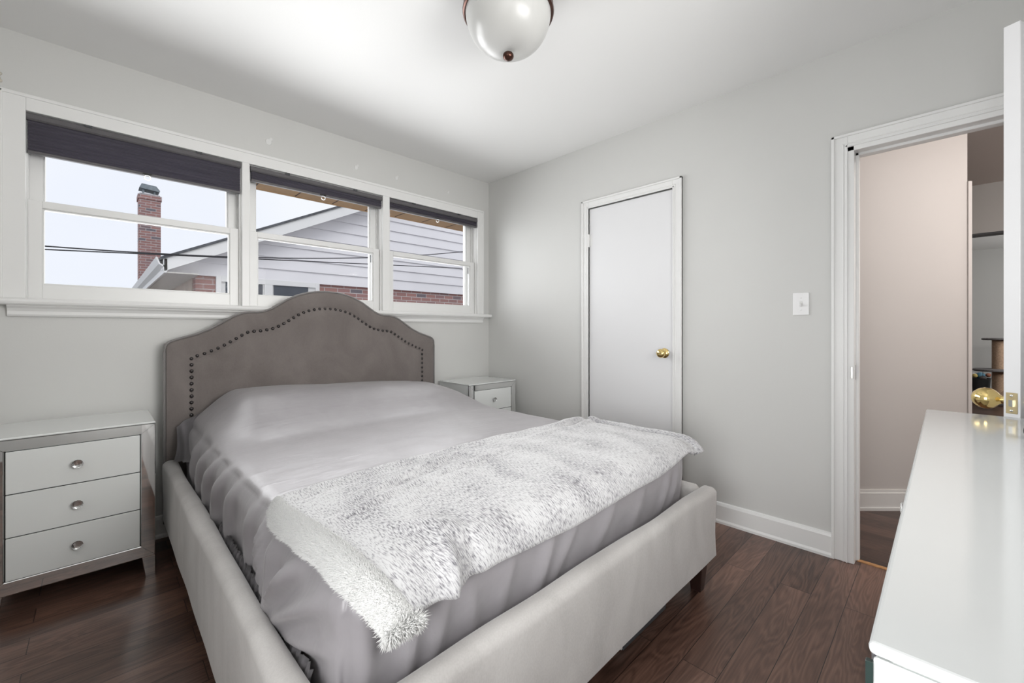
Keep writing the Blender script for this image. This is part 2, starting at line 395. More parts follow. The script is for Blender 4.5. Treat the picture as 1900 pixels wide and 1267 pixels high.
# right wall: closet door (shut) and entry opening
CY0, CY1, CZ = -1.112, -1.738, 1.98
EY0, EY1, EZ = -2.61, -3.385, 1.965
bm = nb()
box(bm, 0, .12, CY0, 0, 0, H); box(bm, 0, .12, CY1, CY0, CZ, H); box(bm, 0, .12, EY0, CY1, 0, H)
box(bm, 0, .12, EY1, EY0, EZ, H); box(bm, 0, .12, YF - .1, EY1, 0, H)
tag(struct('wall_right', bm, M['wall']), 'light grey wall with the closet door and the doorway', 'wall')
bm = nb(); box(bm, .12, .16, -2.05, -.9, 0, H)
tag(struct('wall_closet', bm, M['dark_gap']), 'closet interior behind the shut door', 'wall')
bm = nb(); box(bm, XL - .1, XL, YF - .1, 0, 0, H)
tag(struct('wall_left', bm, M['wall']), 'light grey wall left of the bed', 'wall')
bm = nb(); box(bm, XL, 0, YF - .1, YF, 0, H)
tag(struct('wall_front', bm, M['wall']), 'light grey wall behind the white dresser', 'wall')

# baseboards
def base_prof(y, s):  # along x or y; profile of a baseboard, s = direction into the room
    return [(y, 0), (y + s * .020, 0), (y + s * .020, .012), (y + s * .014, .022), (y + s * .014, .100), (y + s * .009, .113), (y, .117)]
bm = nb(); prism(bm, base_prof(0, -1), 'y', -2.531, -1.79); prism(bm, base_prof(0, -1), 'y', -1.052, -.0)
tag(struct('baseboard_right', bm, M['trim']), 'white baseboard along the right wall', 'baseboard')
bm = nb(); prism(bm, base_prof(0, -1), 'x', XL, -.02)
tag(struct('baseboard_back', bm, M['trim']), 'white baseboard under the window wall', 'baseboard')

# ------------------------------------------------------------------ windows
units = ((-2.79, -1.945), (-1.905, -1.050), (-.995, -.140))
def casing_strip(bm, x0, x1, z0, z1, vertical):
    box(bm, x0, x1, -.020, 0, z0, z1, .003, 2)
bm = nb()
box(bm, -2.862, -2.785, -.020, 0, 1.243, 2.160, .003)
box(bm, -.145, -.081, -.020, 0, 1.243, 2.160, .003)
box(bm, -2.785, -.145, -.020, 0, 2.092, 2.160, .003)
box(bm, -2.862, -.081, -.026, -.0, 2.150, 2.166, .003)
box(bm, -2.866, -2.852, -.026, 0, 1.243, 2.162, .003)
box(bm, -.092, -.078, -.026, 0, 1.243, 2.162, .003)
for a, b in ((-1.945, -1.905), (-1.050, -.995)):
    box(bm, a, b, -.018, .10, 1.243, 2.094, .003)
tag(struct('trim_1', bm, M['trim']), 'white flat casing around the row of windows', 'window trim')
bm = nb()
prism(bm, [(.10, 1.215), (-.050, 1.213), (-.056, 1.220), (-.058, 1.228), (-.056, 1.237), (-.050, 1.242), (.10, 1.246)], 'x', -2.905, -.012)
tag(struct('trim_2', bm, M['trim']), 'white window stool running under all three windows', 'window sill')
bm = nb()
prism(bm, [(0, 1.163), (-.014, 1.163), (-.019, 1.172), (-.017, 1.186), (-.024, 1.198), (-.036, 1.208), (-.036, 1.213), (0, 1.213)], 'x', -2.84, -.085)
tag(struct('trim_3', bm, M['trim']), 'white moulded apron under the window sill', 'window sill')
def frame_rect(bm, x0, x1, z0, z1, w, y0, y1, wt=None, wb=None, bev=.002):
    wt = w if wt is None else wt; wb = w if wb is None else wb
    box(bm, x0, x0 + w, y0, y1, z0, z1, bev, 1); box(bm, x1 - w, x1, y0, y1, z0, z1, bev, 1)
    box(bm, x0 + w, x1 - w, y0, y1, z1 - wt, z1, bev, 1); box(bm, x0 + w, x1 - w, y0, y1, z0, z0 + wb, bev, 1)
for i, (x0, x1) in enumerate(units):
    bm = nb()
    # jamb with stepped stops
    frame_rect(bm, x0 - .02, x1 + .02, 1.215, 2.115, .022, .0, YO - .005, bev=.001)
    frame_rect(bm, x0, x1, 1.240, 2.094, .008, .008, .026)
    frame_rect(bm, x0 + .002, x1 - .002, 1.240, 2.092, .007, .064, .078)
    frame_rect(bm, x0 + .002, x1 - .002, 1.240, 2.092, .028, .140, .165)
    w = tag(struct('window_%d' % (i + 1), bm, M['trim']), ('white double-hung window left of the headboard', 'white double-hung window behind the headboard crest', 'white double-hung window nearest the corner')[i], 'window')
    # lower sash
    bm = nb(); a, b = x0 + .006, x1 - .006
    frame_rect(bm, a, b, 1.243, 1.703, .046, .028, .062, .034, .070, .002)
    frame_rect(bm, a + .046, b - .046, 1.313, 1.669, .006, .036, .058, bev=.001)
    o = O('lower_sash', bm, M['trim'], w)
    bm = nb(); box(bm, a + .05, b - .05, .046, .049, 1.31, 1.672); O('glass_pane', bm, M['glass'], o)
    bm = nb(); frame_rect(bm, a, b, 1.672, 2.092, .046, .080, .114, .046, .034, .002)
    frame_rect(bm, a + .046, b - .046, 1.706, 2.046, .006, .088, .110, bev=.001)
    o = O('upper_sash', bm, M['trim'], w)
    bm = nb(); box(bm, a + .05, b - .05, .098, .101, 1.70, 2.05); O('glass_pane', bm, M['glass'], o)
    if i:
        bm = nb(); box(bm, b - .060, b - .056, .046, .052, 1.60, 1.655, .001, 1); O('storm_latch', bm, M['dark_grey'], w)

# ------------------------------------------------------------------ cellular shades
def shade(i, x0, x1, ztop, zbot, npl, label):
    t = thing('cellular_shade', label, 'window shade', ((x0 + x1) / 2, -.002, zbot), group='charcoal shades in the windows')
    bm = nb(); prism(bm, [(-.006, ztop), (-.012, ztop - .004), (-.014, ztop - .024), (-.008, ztop - .031), (.024, ztop - .031), (.024, ztop)], 'x', x0, x1)
    O('headrail', bm, M['shade_rail'], t)
    bm = nb(); n = npl; z1 = ztop - .031; z0 = zbot + .014
    F, B = [], []
    for k in range(2 * n + 1):
        z = z1 + (z0 - z1) * k / (2 * n); d = .010 if k % 2 else 0
        F.append((-.003 + (-.007 if k % 2 else 0), z)); B.append((.010 + (.008 if k % 2 else 0), z))
    prism(bm, F + B[::-1], 'x', x0 + .006, x1 - .004)
    O('pleated_fabric', bm, M['shade'], t)
    bm = nb(); box(bm, x0 + .004, x1 - .003, -.009, .014, zbot, zbot + .014, .003)
    O('bottom_rail', bm, M['shade_rail'], t)
    bm = nb(); xm = (x0 + x1) / 2
    tube(bm, [(xm + .013 * math.cos(a), -.012, zbot - .014 + .012 * math.sin(a)) for a in [2 * math.pi * k / 20 for k in range(20)]], .0022, 6, True)
    box(bm, xm - .018, xm + .018, -.014, -.009, zbot + .0, zbot + .010, .001, 1)
    O('pull_ring', bm, M['clear_plastic'], t, smooth='auto')
    for f in (.24, .76):
        xx = x0 + (x1 - x0) * f
        bm = nb(); tube(bm, [(xx + .012 * math.cos(a), -.0165, ztop + .001 + .007 * math.sin(a)) for a in [math.pi * k / 10 for k in range(11)]], .0016, 6)
        box(bm, xx - .014, xx + .014, -.018, -.004, ztop - .006, ztop, .001, 1)
        O('mounting_clip', bm, M['dark_grey'], t)
    return t
shade(0, -2.786, -1.949, 2.088, 1.906, 9, 'charcoal pleated shade lowered furthest, in the window with chimney view')
shade(1, -1.899, -1.054, 2.086, 1.996, 3, 'charcoal shade drawn nearly up in the window behind the headboard crest')
shade(2, -.990, -.144, 2.089, 2.008, 3, 'charcoal shade drawn nearly up in the window nearest the corner')

# ------------------------------------------------------------------ doors and casings on the right wall
def casing(bm, ya, yb, zt, w, s=1):
    # ya > yb: inner opening edges; casing of width w with inner and outer beads; face at -x
    def strip(y0, y1, z0, z1):
        box(bm, -.014, 0, y0, y1, z0, z1, .002, 1)
    strip(ya, ya + w, 0, zt + w); strip(yb - w, yb, 0, zt + w); strip(yb, ya, zt, zt + w)
    for d0, d1, th in ((0, .008, -.018), (w - .012, w, -.021), (.014, .019, -.017)):
        box(bm, th, 0, ya + d0, ya + d1, 0, zt + d1, .0015, 1); box(bm, th, 0, yb - d1, yb - d0, 0, zt + d1, .0015, 1)
        box(bm, th, 0, yb - d1, ya + d1, zt + d0, zt + d1, .0015, 1)
bm = nb(); casing(bm, -1.110, -1.738, 1.979, .058)
tag(struct('trim_4', bm, M['trim']), 'white casing around the shut closet door', 'door trim')
bm = nb(); casing(bm, -2.592, -3.40, 1.966, .062)
# jamb lining + stop
box(bm, -.012, .122, -2.616, -2.590, 0, 1.966, .002, 1); box(bm, -.012, .122, -3.41, -3.388, 0, 1.966, .002, 1); box(bm, -.012, .122, -3.41, -2.590, 1.944, 1.968, .002, 1)
box(bm, .04, .075, -2.628, -2.61, 0, 1.95, .002, 1); box(bm, .04, .075, -3.39, -2.61, 1.932, 1.95, .002, 1)
box(bm, .122, .136, -2.60, -2.535, 0, 2.03, .002, 1)
tr5 = tag(struct('trim_5', bm, M['trim']), 'white casing and jamb of the open doorway', 'door trim')
bm = nb(); box(bm, .012, .034, -2.618, -2.6155, .865, .935, .001, 1); box(bm, -.0145, -.012, -2.612, -2.603, .872, .928, .001, 1)
O('strike_plate', bm, M['steel'], tr5)
# closet door
bm = nb(); box(bm, -.004, .034, -1.7362, -1.1122, .012, 1.9735, .002, 1)
d1 = tag(struct('door_1', bm, M['door']), 'shut flat white closet door with a round brass knob', 'door')
def knob_round(parent, loc, direction, name='door_knob', mat='brass'):
    q = Vector((0, 0, 1)).rotation_difference(Vector(direction)).to_matrix().to_4x4()
    bm = nb(); lathe(bm, [(.030, 0), (.031, .003), (.027, .008), (.014, .012), (.011, .018), (.011, .028), (.016, .033), (.024, .040), (.0275, .048), (.027, .056), (.022, .063), (.012, .067), (.003, .0675)], 32, Matrix.Translation(loc) @ q)
    return O(name, bm, M[mat], parent, smooth='auto', local=True)
knob_round(d1, (-.004, -1.682, .956), (-1, 0, 0))
for z in (1.745, .35):
    bm = nb(); lathe(bm, [(.006, 0), (.006, .09)], 12, Matrix.Translation((-.012, -1.113, z - .045))); lathe(bm, [(.0045, -.006), (.0075, 0), (.0075, .001), (.003, .002)], 12, Matrix.Translation((-.012, -1.113, z + .045)))
    box(bm, -.006, -.003, -1.135, -1.113, z - .04, z + .04, .0008, 1)
    O('hinge', bm, M['trim'], d1, smooth='auto')

# open entry door: local x runs from the free edge to the hinge, local y to the face turned to the window
A = Vector((-.726, -3.029, 0)); ang = math.atan2(-.39, .92)
d2 = thing('door_2', 'open white bedroom door, seen by its latch edge, behind the dresser', 'door', (A.x, A.y, 0), ang, kind='structure')
LW = .785
bm = nb(); box(bm, 0, LW, -.0325, 0, .012, 1.951, .002, 2); O('leaf', bm, M['door'], d2, local=True)
bm = nb(); box(bm, -.0015, .002, -.0275, -.005, .868, .926, .0008, 1)
pl = O('latch_plate', bm, M['brass_plate'], d2, local=True)
bm = nb(); prism(bm, [(-.010, -.021), (.0, -.021), (.0, -.011), (-.004, -.011)], 'z', .888, .906); O('latch_bolt', bm, M['steel'], pl, local=True)
for z in (.876, .918):
    bm = nb(); lathe(bm, [(.0036, 0), (.0032, .001), (.001, .0013)], 14, Matrix.Translation((-.0014, -.016, z)) @ Matrix.Rotation(R(-90), 4, 'Y')); O('screw', bm, M['steel'], pl, smooth=True, local=True)
for s, y0 in ((1, 0), (-1, -.0325)):
    q = Matrix.Translation((.062, y0, .897)) @ Matrix.Rotation(R(-90 * s), 4, 'X')
    bm = nb(); lathe(bm, [(.034, 0), (.034, .003), (.030, .007), (.017, .010), (.012, .014), (.011, .024), (.015, .030), (.026, .040), (.031, .050), (.0315, .060), (.028, .072), (.019, .083), (.008, .088), (.002, .089)], 36, q)
    O('door_knob', bm, M['brass'], d2, smooth='auto', local=True)
for z in (.25, 1.0, 1.72):
    bm = nb(); lathe(bm, [(.006, 0), (.006, .085)], 12, Matrix.Translation((LW + .004, -.032, z))); O('hinge', bm, M['brass_plate'], d2, smooth='auto', local=True)

# threshold: raw edge between the two floors
bm = nb(); box(bm, .036, .058, -3.388, -2.62, -.03, .004, .001, 1)
tag(struct('trim_6', bm, M['raw_wood']), 'raw orange wood edge in the doorway threshold', 'threshold')

# ------------------------------------------------------------------ hall and far room
bm = nb(); box(bm, .052, 8.1, -6.2, -1.0, -.06, .0)
tag(struct('floor_hall', bm, M['floor_hall']), 'dark wood floor of the hall', 'floor')
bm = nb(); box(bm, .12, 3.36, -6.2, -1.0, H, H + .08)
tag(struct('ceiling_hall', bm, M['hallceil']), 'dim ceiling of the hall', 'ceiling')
# diagonal hall wall
ux, uy = .716, -.698; px, py = .698, .716   # along, away from camera
P0 = Vector((.16, -1.935)); P1 = Vector((1.262, -3.008))
bm = nb()
prism(bm, [(P0.x, P0.y), (P1.x, P1.y), (P1.x + .10 * px, P1.y + .10 * py), (P0.x + .10 * px, P0.y + .10 * py)], 'z', 0, H)
tag(struct('wall_hall', bm, M['hallwall']), 'slanting grey hall wall seen through the doorway', 'wall')
bm = nb()
def dia(a, o): return (P0.x + a * ux - o * px, P0.y + a * uy - o * py)
L_ = (P1 - P0).length
prism(bm, [dia(0, 0), dia(L_, 0), dia(L_, .012), dia(0, .012)], 'z', 0, .106)
prism(bm, [dia(0, 0), dia(L_, 0), dia(L_, .018), dia(0, .018)], 'z', 0, .018)
prism(bm, [dia(0, 0), dia(L_, 0), dia(L_, .007), dia(0, .007)], 'z', .106, .124)
tag(struct('baseboard_hall', bm, M['trim']), 'white baseboard of the slanting hall wall', 'baseboard')
bm = nb()
prism(bm, [dia(L_, .006), dia(L_ + .022, .006), dia(L_ + .022, -.10), dia(L_, -.10)], 'z', 0, 2.012)
tag(struct('trim_7', bm, M['hallwall']), 'white casing strip on the end of the hall wall', 'door trim')
# wall with an opening at the far side of the hall
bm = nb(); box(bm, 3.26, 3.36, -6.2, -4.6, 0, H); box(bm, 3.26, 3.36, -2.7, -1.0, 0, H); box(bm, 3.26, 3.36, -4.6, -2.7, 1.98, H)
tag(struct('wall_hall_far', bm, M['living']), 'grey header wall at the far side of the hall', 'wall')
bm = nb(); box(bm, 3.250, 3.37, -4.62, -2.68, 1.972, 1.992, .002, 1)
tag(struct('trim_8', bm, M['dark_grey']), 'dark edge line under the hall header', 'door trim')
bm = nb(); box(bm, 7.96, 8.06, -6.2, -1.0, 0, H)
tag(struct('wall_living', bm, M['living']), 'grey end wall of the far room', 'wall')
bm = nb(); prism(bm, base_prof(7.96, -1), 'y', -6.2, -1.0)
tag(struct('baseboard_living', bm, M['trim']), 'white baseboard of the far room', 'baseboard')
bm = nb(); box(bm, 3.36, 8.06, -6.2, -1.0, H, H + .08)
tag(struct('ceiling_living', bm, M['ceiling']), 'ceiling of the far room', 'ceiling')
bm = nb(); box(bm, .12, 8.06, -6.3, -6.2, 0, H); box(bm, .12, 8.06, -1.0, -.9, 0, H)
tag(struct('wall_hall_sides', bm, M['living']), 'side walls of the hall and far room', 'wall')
bm = nb(); box(bm, .12, .14, -6.2, -3.46, 0, H)
tag(struct('wall_hall_near', bm, M['hallwall']), 'hall side of the bedroom wall', 'wall')

# far room things: ray helper for places seen through the doorway
def at(xp, D):
    u = (xp - 950) / 785.0
    return Vector((-2.547 + D * (.6982 + u * .7159), -2.916 + D * (.7159 - u * .6982), 0))
p = at(1853, 6.3)
ct = thing('cat_tree', 'tan sisal cat tree with grey carpet platforms in the far room', 'cat tree', p)
bm = nb(); box(bm, p.x - .22, p.x + .22, p.y - .22, p.y + .22, 0, .05, .012); O('base', bm, M['carpet'], ct)
bm = nb(); lathe(bm, [(.068, .05)] + [(.068 + .003 * (k % 2), .05 + .0115 * k) for k in range(1, 39)] + [(.068, .49)], 20, Matrix.Translation(p)); O('scratching_post', bm, M['sisal'], ct, smooth='auto')
bm = nb(); lathe(bm, [(.068, .52)] + [(.068 + .003 * (k % 2), .52 + .0112 * k) for k in range(1, 39)] + [(.068, .955)], 20, Matrix.Translation(p)); O('scratching_post', bm, M['sisal'], ct, smooth='auto')
rt = Vector((.7159, -.6982, 0))
q = p - rt * .10
bm = nb(); lathe(bm, [(.185, 0), (.20, .008), (.20, .028), (.185, .036)], 32, Matrix.Translation((q.x, q.y, .487))); pf = O('platform', bm, M['carpet'], ct, smooth='auto')
bm = nb(); lathe(bm, [(.16, 0), (.175, .008), (.175, .024), (.16, .03)], 32, Matrix.Translation((p.x, p.y, .95))); O('platform', bm, M['carpet'], ct, smooth='auto')
q2 = p - rt * .235
bm = nb(); tube(bm, [(q2.x, q2.y, .49), (q2.x, q2.y, .42)], .003, 6); sphere(bm, (q2.x, q2.y, .395), .034, 1.1, 1.1, .75); O('hanging_ball', bm, M['carpet'], ct, smooth=True)
bm = nb(); a = p - rt * .14; b = p + rt * .12
vs = Matrix.Translation((p.x, p.y, 0)) @ Matrix.Rotation(math.atan2(rt.y, rt.x), 4, 'Z') @ Matrix.Translation((-.04, -.12, .17)) @ Matrix.Rotation(R(-38), 4, 'Y')
box(bm, -.17, .17, -.07, .07, -.012, .012, .005, 2, vs); O('ramp', bm, M['sisal'], ct)
p = at(1815, 6.76)
bk = thing('toy_basket', 'black basket of cat toys on the floor beside the cat tree', 'basket', p)
bm = nb(); lathe(bm, [(.105, 0), (.112, .006), (.135, .33), (.142, .335), (.140, .342), (.130, .340), (.128, .33), (.105, .014), (.02, .012)], 28, Matrix.Translation(p)); O('bin_body', bm, M['black'], bk, smooth='auto')
def toy(nm, dx, dy, z, r, m, lab, sx=1, sz=1):
    bm = nb(); c = p + rt * dx; sphere(bm, (c.x, c.y + dy, z), r, sx, 1, sz)
    tag(O(nm, bm, M[m], smooth=True, origin=(c.x, c.y + dy, z)), lab, 'cat toy', 'cat toys in the black basket')
toy('toy_ball', -.01, -.03, .375, .055, 'blue', 'blue ball on top of the black toy basket')
toy('toy_mouse', .055, .09, .385, .04, 'toy_white', 'pale plush toy lying right of the blue ball', 1.5, .8)
toy('toy_fish', .085, -.05, .385, .032, 'toy_red', 'reddish plush toy at the right rim of the toy basket', 1.3, 1)
toy('toy_bell', -.085, -.02, .375, .032, 'toy_yellow', 'yellowish toy at the left rim of the toy basket')
c = p - rt * .10
bm = nb(); tube(bm, [(c.x, c.y, .33), (c.x - rt.x * .05, c.y - rt.y * .05, .47)], .004, 6)
tag(O('teaser_wand', bm, M['black'], origin=(c.x, c.y, .33)), 'thin dark teaser wand sticking out of the toy basket', 'cat toy')

# ------------------------------------------------------------------ light switch
sw = thing('light_switch', 'white toggle light switch on the wall beside the doorway', 'light switch', (0, -2.404, 1.176))
bm = nb(); box(bm, -.006, 0, -2.439, -2.369, 1.176, 1.289, .0035, 3); O('plate', bm, M['white_plastic'], sw)
bm = nb(); box(bm, -.0075, -.004, -2.4095, -2.3985, 1.2205, 1.2445, .0005, 1); sl = O('toggle_slot', bm, M['steel'], sw)
bm = nb(); box(bm, -.012, .004, -.004, .004, -.005, .005, .0012, 2, Matrix.Translation((-.008, -2.404, 1.229)) @ Matrix.Rotation(R(-30), 4, 'Y')); O('toggle', bm, M['white_plastic'], sw)
for z in (1.2025, 1.2625):
    bm = nb(); lathe(bm, [(.0035, 0), (.003, .001), (.001, .0014)], 12, Matrix.Translation((-.006, -2.404, z)) @ Matrix.Rotation(R(-90), 4, 'Y')); O('screw', bm, M['white_plastic'], sw, smooth=True)

# ------------------------------------------------------------------ ceiling light
cl = thing('ceiling_light', 'flush bronze ceiling light with a white glass bowl', 'ceiling light', (-1.382, -1.70, H))
T = Matrix.Translation((-1.382, -1.70, 0))
bm = nb(); lathe(bm, [(.150, H), (.152, 2.41), (.168, 2.398), (.178, 2.388), (.178, 2.378), (.170, 2.374), (.150, 2.380), (.140, 2.40), (.140, H)], 64, T, caps=False); O('pan', bm, M['bronze'], cl, smooth='auto')
bm = nb(); lathe(bm, [(.1745, 2.372), (.1795, 2.368), (.1815, 2.360), (.1795, 2.353), (.1745, 2.350), (.168, 2.352), (.166, 2.362), (.168, 2.372)], 64, T, caps=False); O('trim_ring', bm, M['bronze'], cl, smooth='auto')
prof = [(.170, 2.385)]
for k in range(1, 22):
    a = k / 21 * math.pi / 2; prof.append((.170 * math.cos(a) ** .74 if k < 21 else .004, 2.368 - .160 * math.sin(a)))
bm = nb(); lathe(bm, prof, 64, T, caps=False); O('glass_bowl', bm, M['opal'], cl, smooth=True)
bm = nb(); lathe(bm, [(.004, 2.205), (.018, 2.200), (.0215, 2.195), (.022, 2.188), (.019, 2.181), (.012, 2.176), (.003, 2.174)], 28, T); O('finial', bm, M['bronze'], cl, smooth='auto')

# ================================================================== BED
BX0, BX1 = -2.315, -.645; BC = -1.4835
bed = thing('bed', 'grey velvet upholstered bed with a nailhead camelback headboard', 'bed', (BC, -1.15, 0))
# headboard outline: half profile (distance from centre, height)
hp = [(0, 1.350), (.06, 1.347), (.12, 1.337), (.18, 1.318), (.24, 1.288), (.29, 1.254), (.33, 1.228), (.365, 1.212), (.40, 1.206), (.44, 1.205),
      (.48, 1.198), (.52, 1.180), (.57, 1.147), (.63, 1.108), (.69, 1.080), (.75, 1.060), (.79, 1.046), (.806, 1.038), (.817, 1.026), (.822, 1.010), (.824, .98)]
out = [(-a, z) for a, z in hp[::-1]] + hp[1:]
def headboard_mesh():
    bm = nb()
    yf, yb = -.105, -.022
    def ringpts(inset, y):
        k = 1 - inset / .824
        res = [(BC + x * k, y, z - inset * .90) for x, z in out]
        sgn = inset
        return [(BC - .824 + sgn, y, .10)] + res + [(BC + .824 - sgn, y, .10)]
    rings = [ringpts(.0, yb), ringpts(0, yf + .02), ringpts(.003, yf + .008), ringpts(.010, yf), ringpts(.05, yf - .007), ringpts(.10, yf - .004), ringpts(.112, yf + .001), ringpts(.125, yf - .004), ringpts(.17, yf - .012), ringpts(.176, yf - .0122)]
    vr = [[bm.verts.new(p) for p in r] for r in rings]
    fs = []
    for a, b in zip(vr, vr[1:]):
        for i in range(len(a) - 1): fs.append(bm.faces.new((a[i], a[i + 1], b[i + 1], b[i])))
    for r_, fl_ in ((vr[-1], 0), (vr[0], 1)):
        n = len(r_); m = n // 2
        for i in range(m):
            a, b, c, d = r_[i], r_[i + 1], r_[n - 2 - i], r_[n - 1 - i]
            q = [a, b, c, d] if b is not c else [a, b, d]
            if len(set(q)) >= 3: fs.append(bm.faces.new(q[::-1] if fl_ else q))
    bmesh.ops.recalc_face_normals(bm, faces=fs)
    return bm
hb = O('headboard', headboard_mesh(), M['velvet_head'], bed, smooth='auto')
bm = nb()
tube(bm, [(BC - .824, -.100, .10)] + [(BC + x, -.100, z) for x, z in out] + [(BC + .824, -.100, .10)], .0055, 8)
O('piping', bm, plain('grey_piping', (.20, .19, .185), .9, var=.05, sheen=.3), hb, smooth=True)
# nailheads follow the outline, set in
path = []
for i, (x, z) in enumerate(out):
    a = out[max(0, i - 1)]; b = out[min(len(out) - 1, i + 1)]
    tx, tz = b[0] - a[0], b[1] - a[1]; l = math.hypot(tx, tz); nx, nz = -tz / l, tx / l
    if abs(x) < .76: path.append((x - nx * .112, z - nz * .112))
e = [q for q in path if abs(q[0]) < .715]
zc = e[0][1] - .012
path = [(-.712, .58), (-.712, zc)] + e + [(.712, zc), (.712, .58)]
bm = nb(); step = .0335; acc = 0; pos = []
for (x0, z0), (x1, z1) in zip(path, path[1:]):
    l = math.hypot(x1 - x0, z1 - z0); t = acc
    while t < l: pos.append((x0 + (x1 - x0) * t / l, z0 + (z1 - z0) * t / l)); t += step
    acc = t - l
for x, z in pos:
    lathe(bm, [(.0098, 0), (.0095, .003), (.0075, .0065), (.004, .0085), (.001, .009)], 12, Matrix.Translation((BC + x, -.1045, z)) @ Matrix.Rotation(R(90), 4, 'X'))
O('nailhead_trim', bm, M['nail'], hb, smooth=True)
# rails: soft padded boxes with gently wavy tops
def padded(x0, x1, y0, y1, z0, z1, r, seglen, amp, seed, long):
    bm = nb()
    nl = max(2, int(((x1 - x0) if long == 'x' else (y1 - y0)) / seglen))
    # rounded section across the short axis
    sec = []
    w = (y1 - y0) if long == 'x' else (x1 - x0)
    rr = min(r, w / 2 - .002)
    for k in range(7): a = math.pi + (math.pi / 2) * k / 6; sec.append((rr + rr * math.cos(a), z0 + rr * .5 + rr * .5 * math.sin(a)))
    for k in range(7): a = 1.5 * math.pi + (math.pi / 2) * k / 6; sec.append((w - rr + rr * math.cos(a), z0 + rr * .5 + rr * .5 * math.sin(a)))
    for zz in (.2, .35, .5, .65, .8): sec.append((w, z0 + (z1 - z0) * zz))
    for k in range(9): a = (math.pi / 2) * k / 8; sec.append((w - rr + rr * math.cos(a), z1 - rr + rr * math.sin(a)))
    for k in range(9): a = math.pi / 2 + (math.pi / 2) * k / 8; sec.append((rr + rr * math.cos(a), z1 - rr + rr * math.sin(a)))
    for zz in (.8, .65, .5, .35, .2): sec.append((0, z0 + (z1 - z0) * zz))
    rings = []
    for i in range(nl + 1):
        t = i / nl; L0, L1 = (x0, x1) if long == 'x' else (y0, y1); l = L0 + (L1 - L0) * t
        endr = .022; d = min(l - L0, L1 - l); sc = 1.0
        pinch = 0
        if d < endr: pinch = (endr - math.sqrt(max(0, endr ** 2 - (endr - d) ** 2))) * .9
        ring = []
        for s, z in sec:
            s2 = max(pinch, min(w - pinch, s)); z2 = max(z0 + pinch * .6, min(z1 - pinch, z))
            hz = (z - z0) / (z1 - z0)
            wv = amp * noise.noise((l * 3.0, seed, hz * 1.5))
            side = (s / w - .5) * 2
            zz = z2 + (amp * .9 * noise.noise((l * 4.0, seed + 5, 0)) if hz > .85 else 0)
            ss = s2 + wv * side
            ring.append(bm.verts.new((l, y0 + ss, zz) if long == 'x' else (x0 + ss, l, zz)))
        rings.append(ring)
    fs = []
    n = len(sec)
    for a, b in zip(rings, rings[1:]):
        for k in range(n): fs.append(bm.faces.new((a[k], a[(k + 1) % n], b[(k + 1) % n], b[k])))
    fs.append(bm.faces.new(rings[0])); fs.append(bm.faces.new(rings[-1]))
    bmesh.ops.recalc_face_normals(bm, faces=fs)
    return bm
O('foot_rail', padded(BX0, BX1, -2.232, -2.165, .128, .428, .030, .012, .006, 1.3, 'x'), M['velvet'], bed, smooth=True)
O('side_rail', padded(BX0, BX0 + .062, -2.166, -.10, .118, .430, .028, .02, .006, 4.1, 'y'), M['velvet'], bed, smooth=True)
O('side_rail', padded(BX1 - .062, BX1, -2.166, -.10, .128, .425, .028, .02, .005, 8.1, 'y'), M['velvet'], bed, smooth=True)
for x in (BX1 - .082, BX0 + .082):
    for y, s in ((-2.19, 1), (-.16, -1)):
        bm = nb()
        top, bot = .034, .021
        vs = []
        for z, h in ((0, bot), (.07, .027), (.14, top), (.20, top)):
            cx, cy = x, y + s * .012
            vs.append([bm.verts.new((cx + a * h, cy + b * h, z)) for a, b in ((-1, -1), (1, -1), (1, 1), (-1, 1))])
        fs = [bm.faces.new(vs[0][::-1]), bm.faces.new(vs[-1])]
        for a, b in zip(vs, vs[1:]):
            for k in range(4): fs.append(bm.faces.new((a[k], a[(k + 1) % 4], b[(k + 1) % 4], b[k])))
        bmesh.ops.bevel(bm, geom=[e for e in bm.edges], offset=.003, segments=1, affect='EDGES')
        bmesh.ops.recalc_face_normals(bm, faces=bm.faces)
        O('leg', bm, M['leg_wood'], bed)
bm = nb()
for k in range(12): box(bm, BX0 + .06, BX1 - .06, -2.10 + k * .17, -2.02 + k * .17, .275, .295)
O('slats', bm, M['leg_wood'], bed)

# flat dark panel under the foot of the bed
bm = nb(); box(bm, -1.262, -.945, -2.145, -1.75, 0, .034, .004, 2)
fb = tag(O('storage_box', bm, M['dark_grey'], origin=(-1.10, -1.95, 0)), 'flat dark grey box pushed under the foot of the bed', 'box')
bm = nb(); box(bm, -.171, -.162, -.192, -.10, .006, .030, .001, 1); O('end_cap', bm, M['toy_white'], fb, local=True)

# ------------------------------------------------------------------ mattress under its fitted sheet
MX0, MX1, MY0, MY1, MZ0, MZ1, MR = -2.238, -.712, -2.142, -.128, .30, .612, .075
def hump(x, y):
    f = smoothstep(-.95, -.42, y)
    e = smoothstep(-2.27, -2.00, x) * (1 - smoothstep(-.98, -.66, x) * .55)
    h = .158 + .018 * noise.noise((x * 2.3, y * 2.0, 1.7)) - .035 * smoothstep(-1.9, -.7, x)
    return h * f * e
def top_h(x, y):
    cx = 1 - ((x - BC) / .763) ** 2; cy = 1 - ((y + 1.13) / 1.0) ** 2
    c = .022 * max(0, cx) * max(.2, min(1, cy + .4))
    w = .0022 * noise.noise((x * 7, y * 3, 3.1)) + .0015 * noise.noise((x * 4 + y * 9, y * 6 - x * 9, 8.0))
    return c + hump(x, y) + w
def ridge(x, z, x0, z0, x1, z1, width, amp):
    # smooth ridge along a segment in a 2-D side plane
    dx, dz = x1 - x0, z1 - z0; L2 = dx * dx + dz * dz; t = max(0, min(1, ((x - x0) * dx + (z - z0) * dz) / L2))
    d = math.hypot(x - x0 - t * dx, z - z0 - t * dz)
    return amp * math.exp(-(d / width) ** 2) * math.sin(math.pi * (.12 + .76 * t))
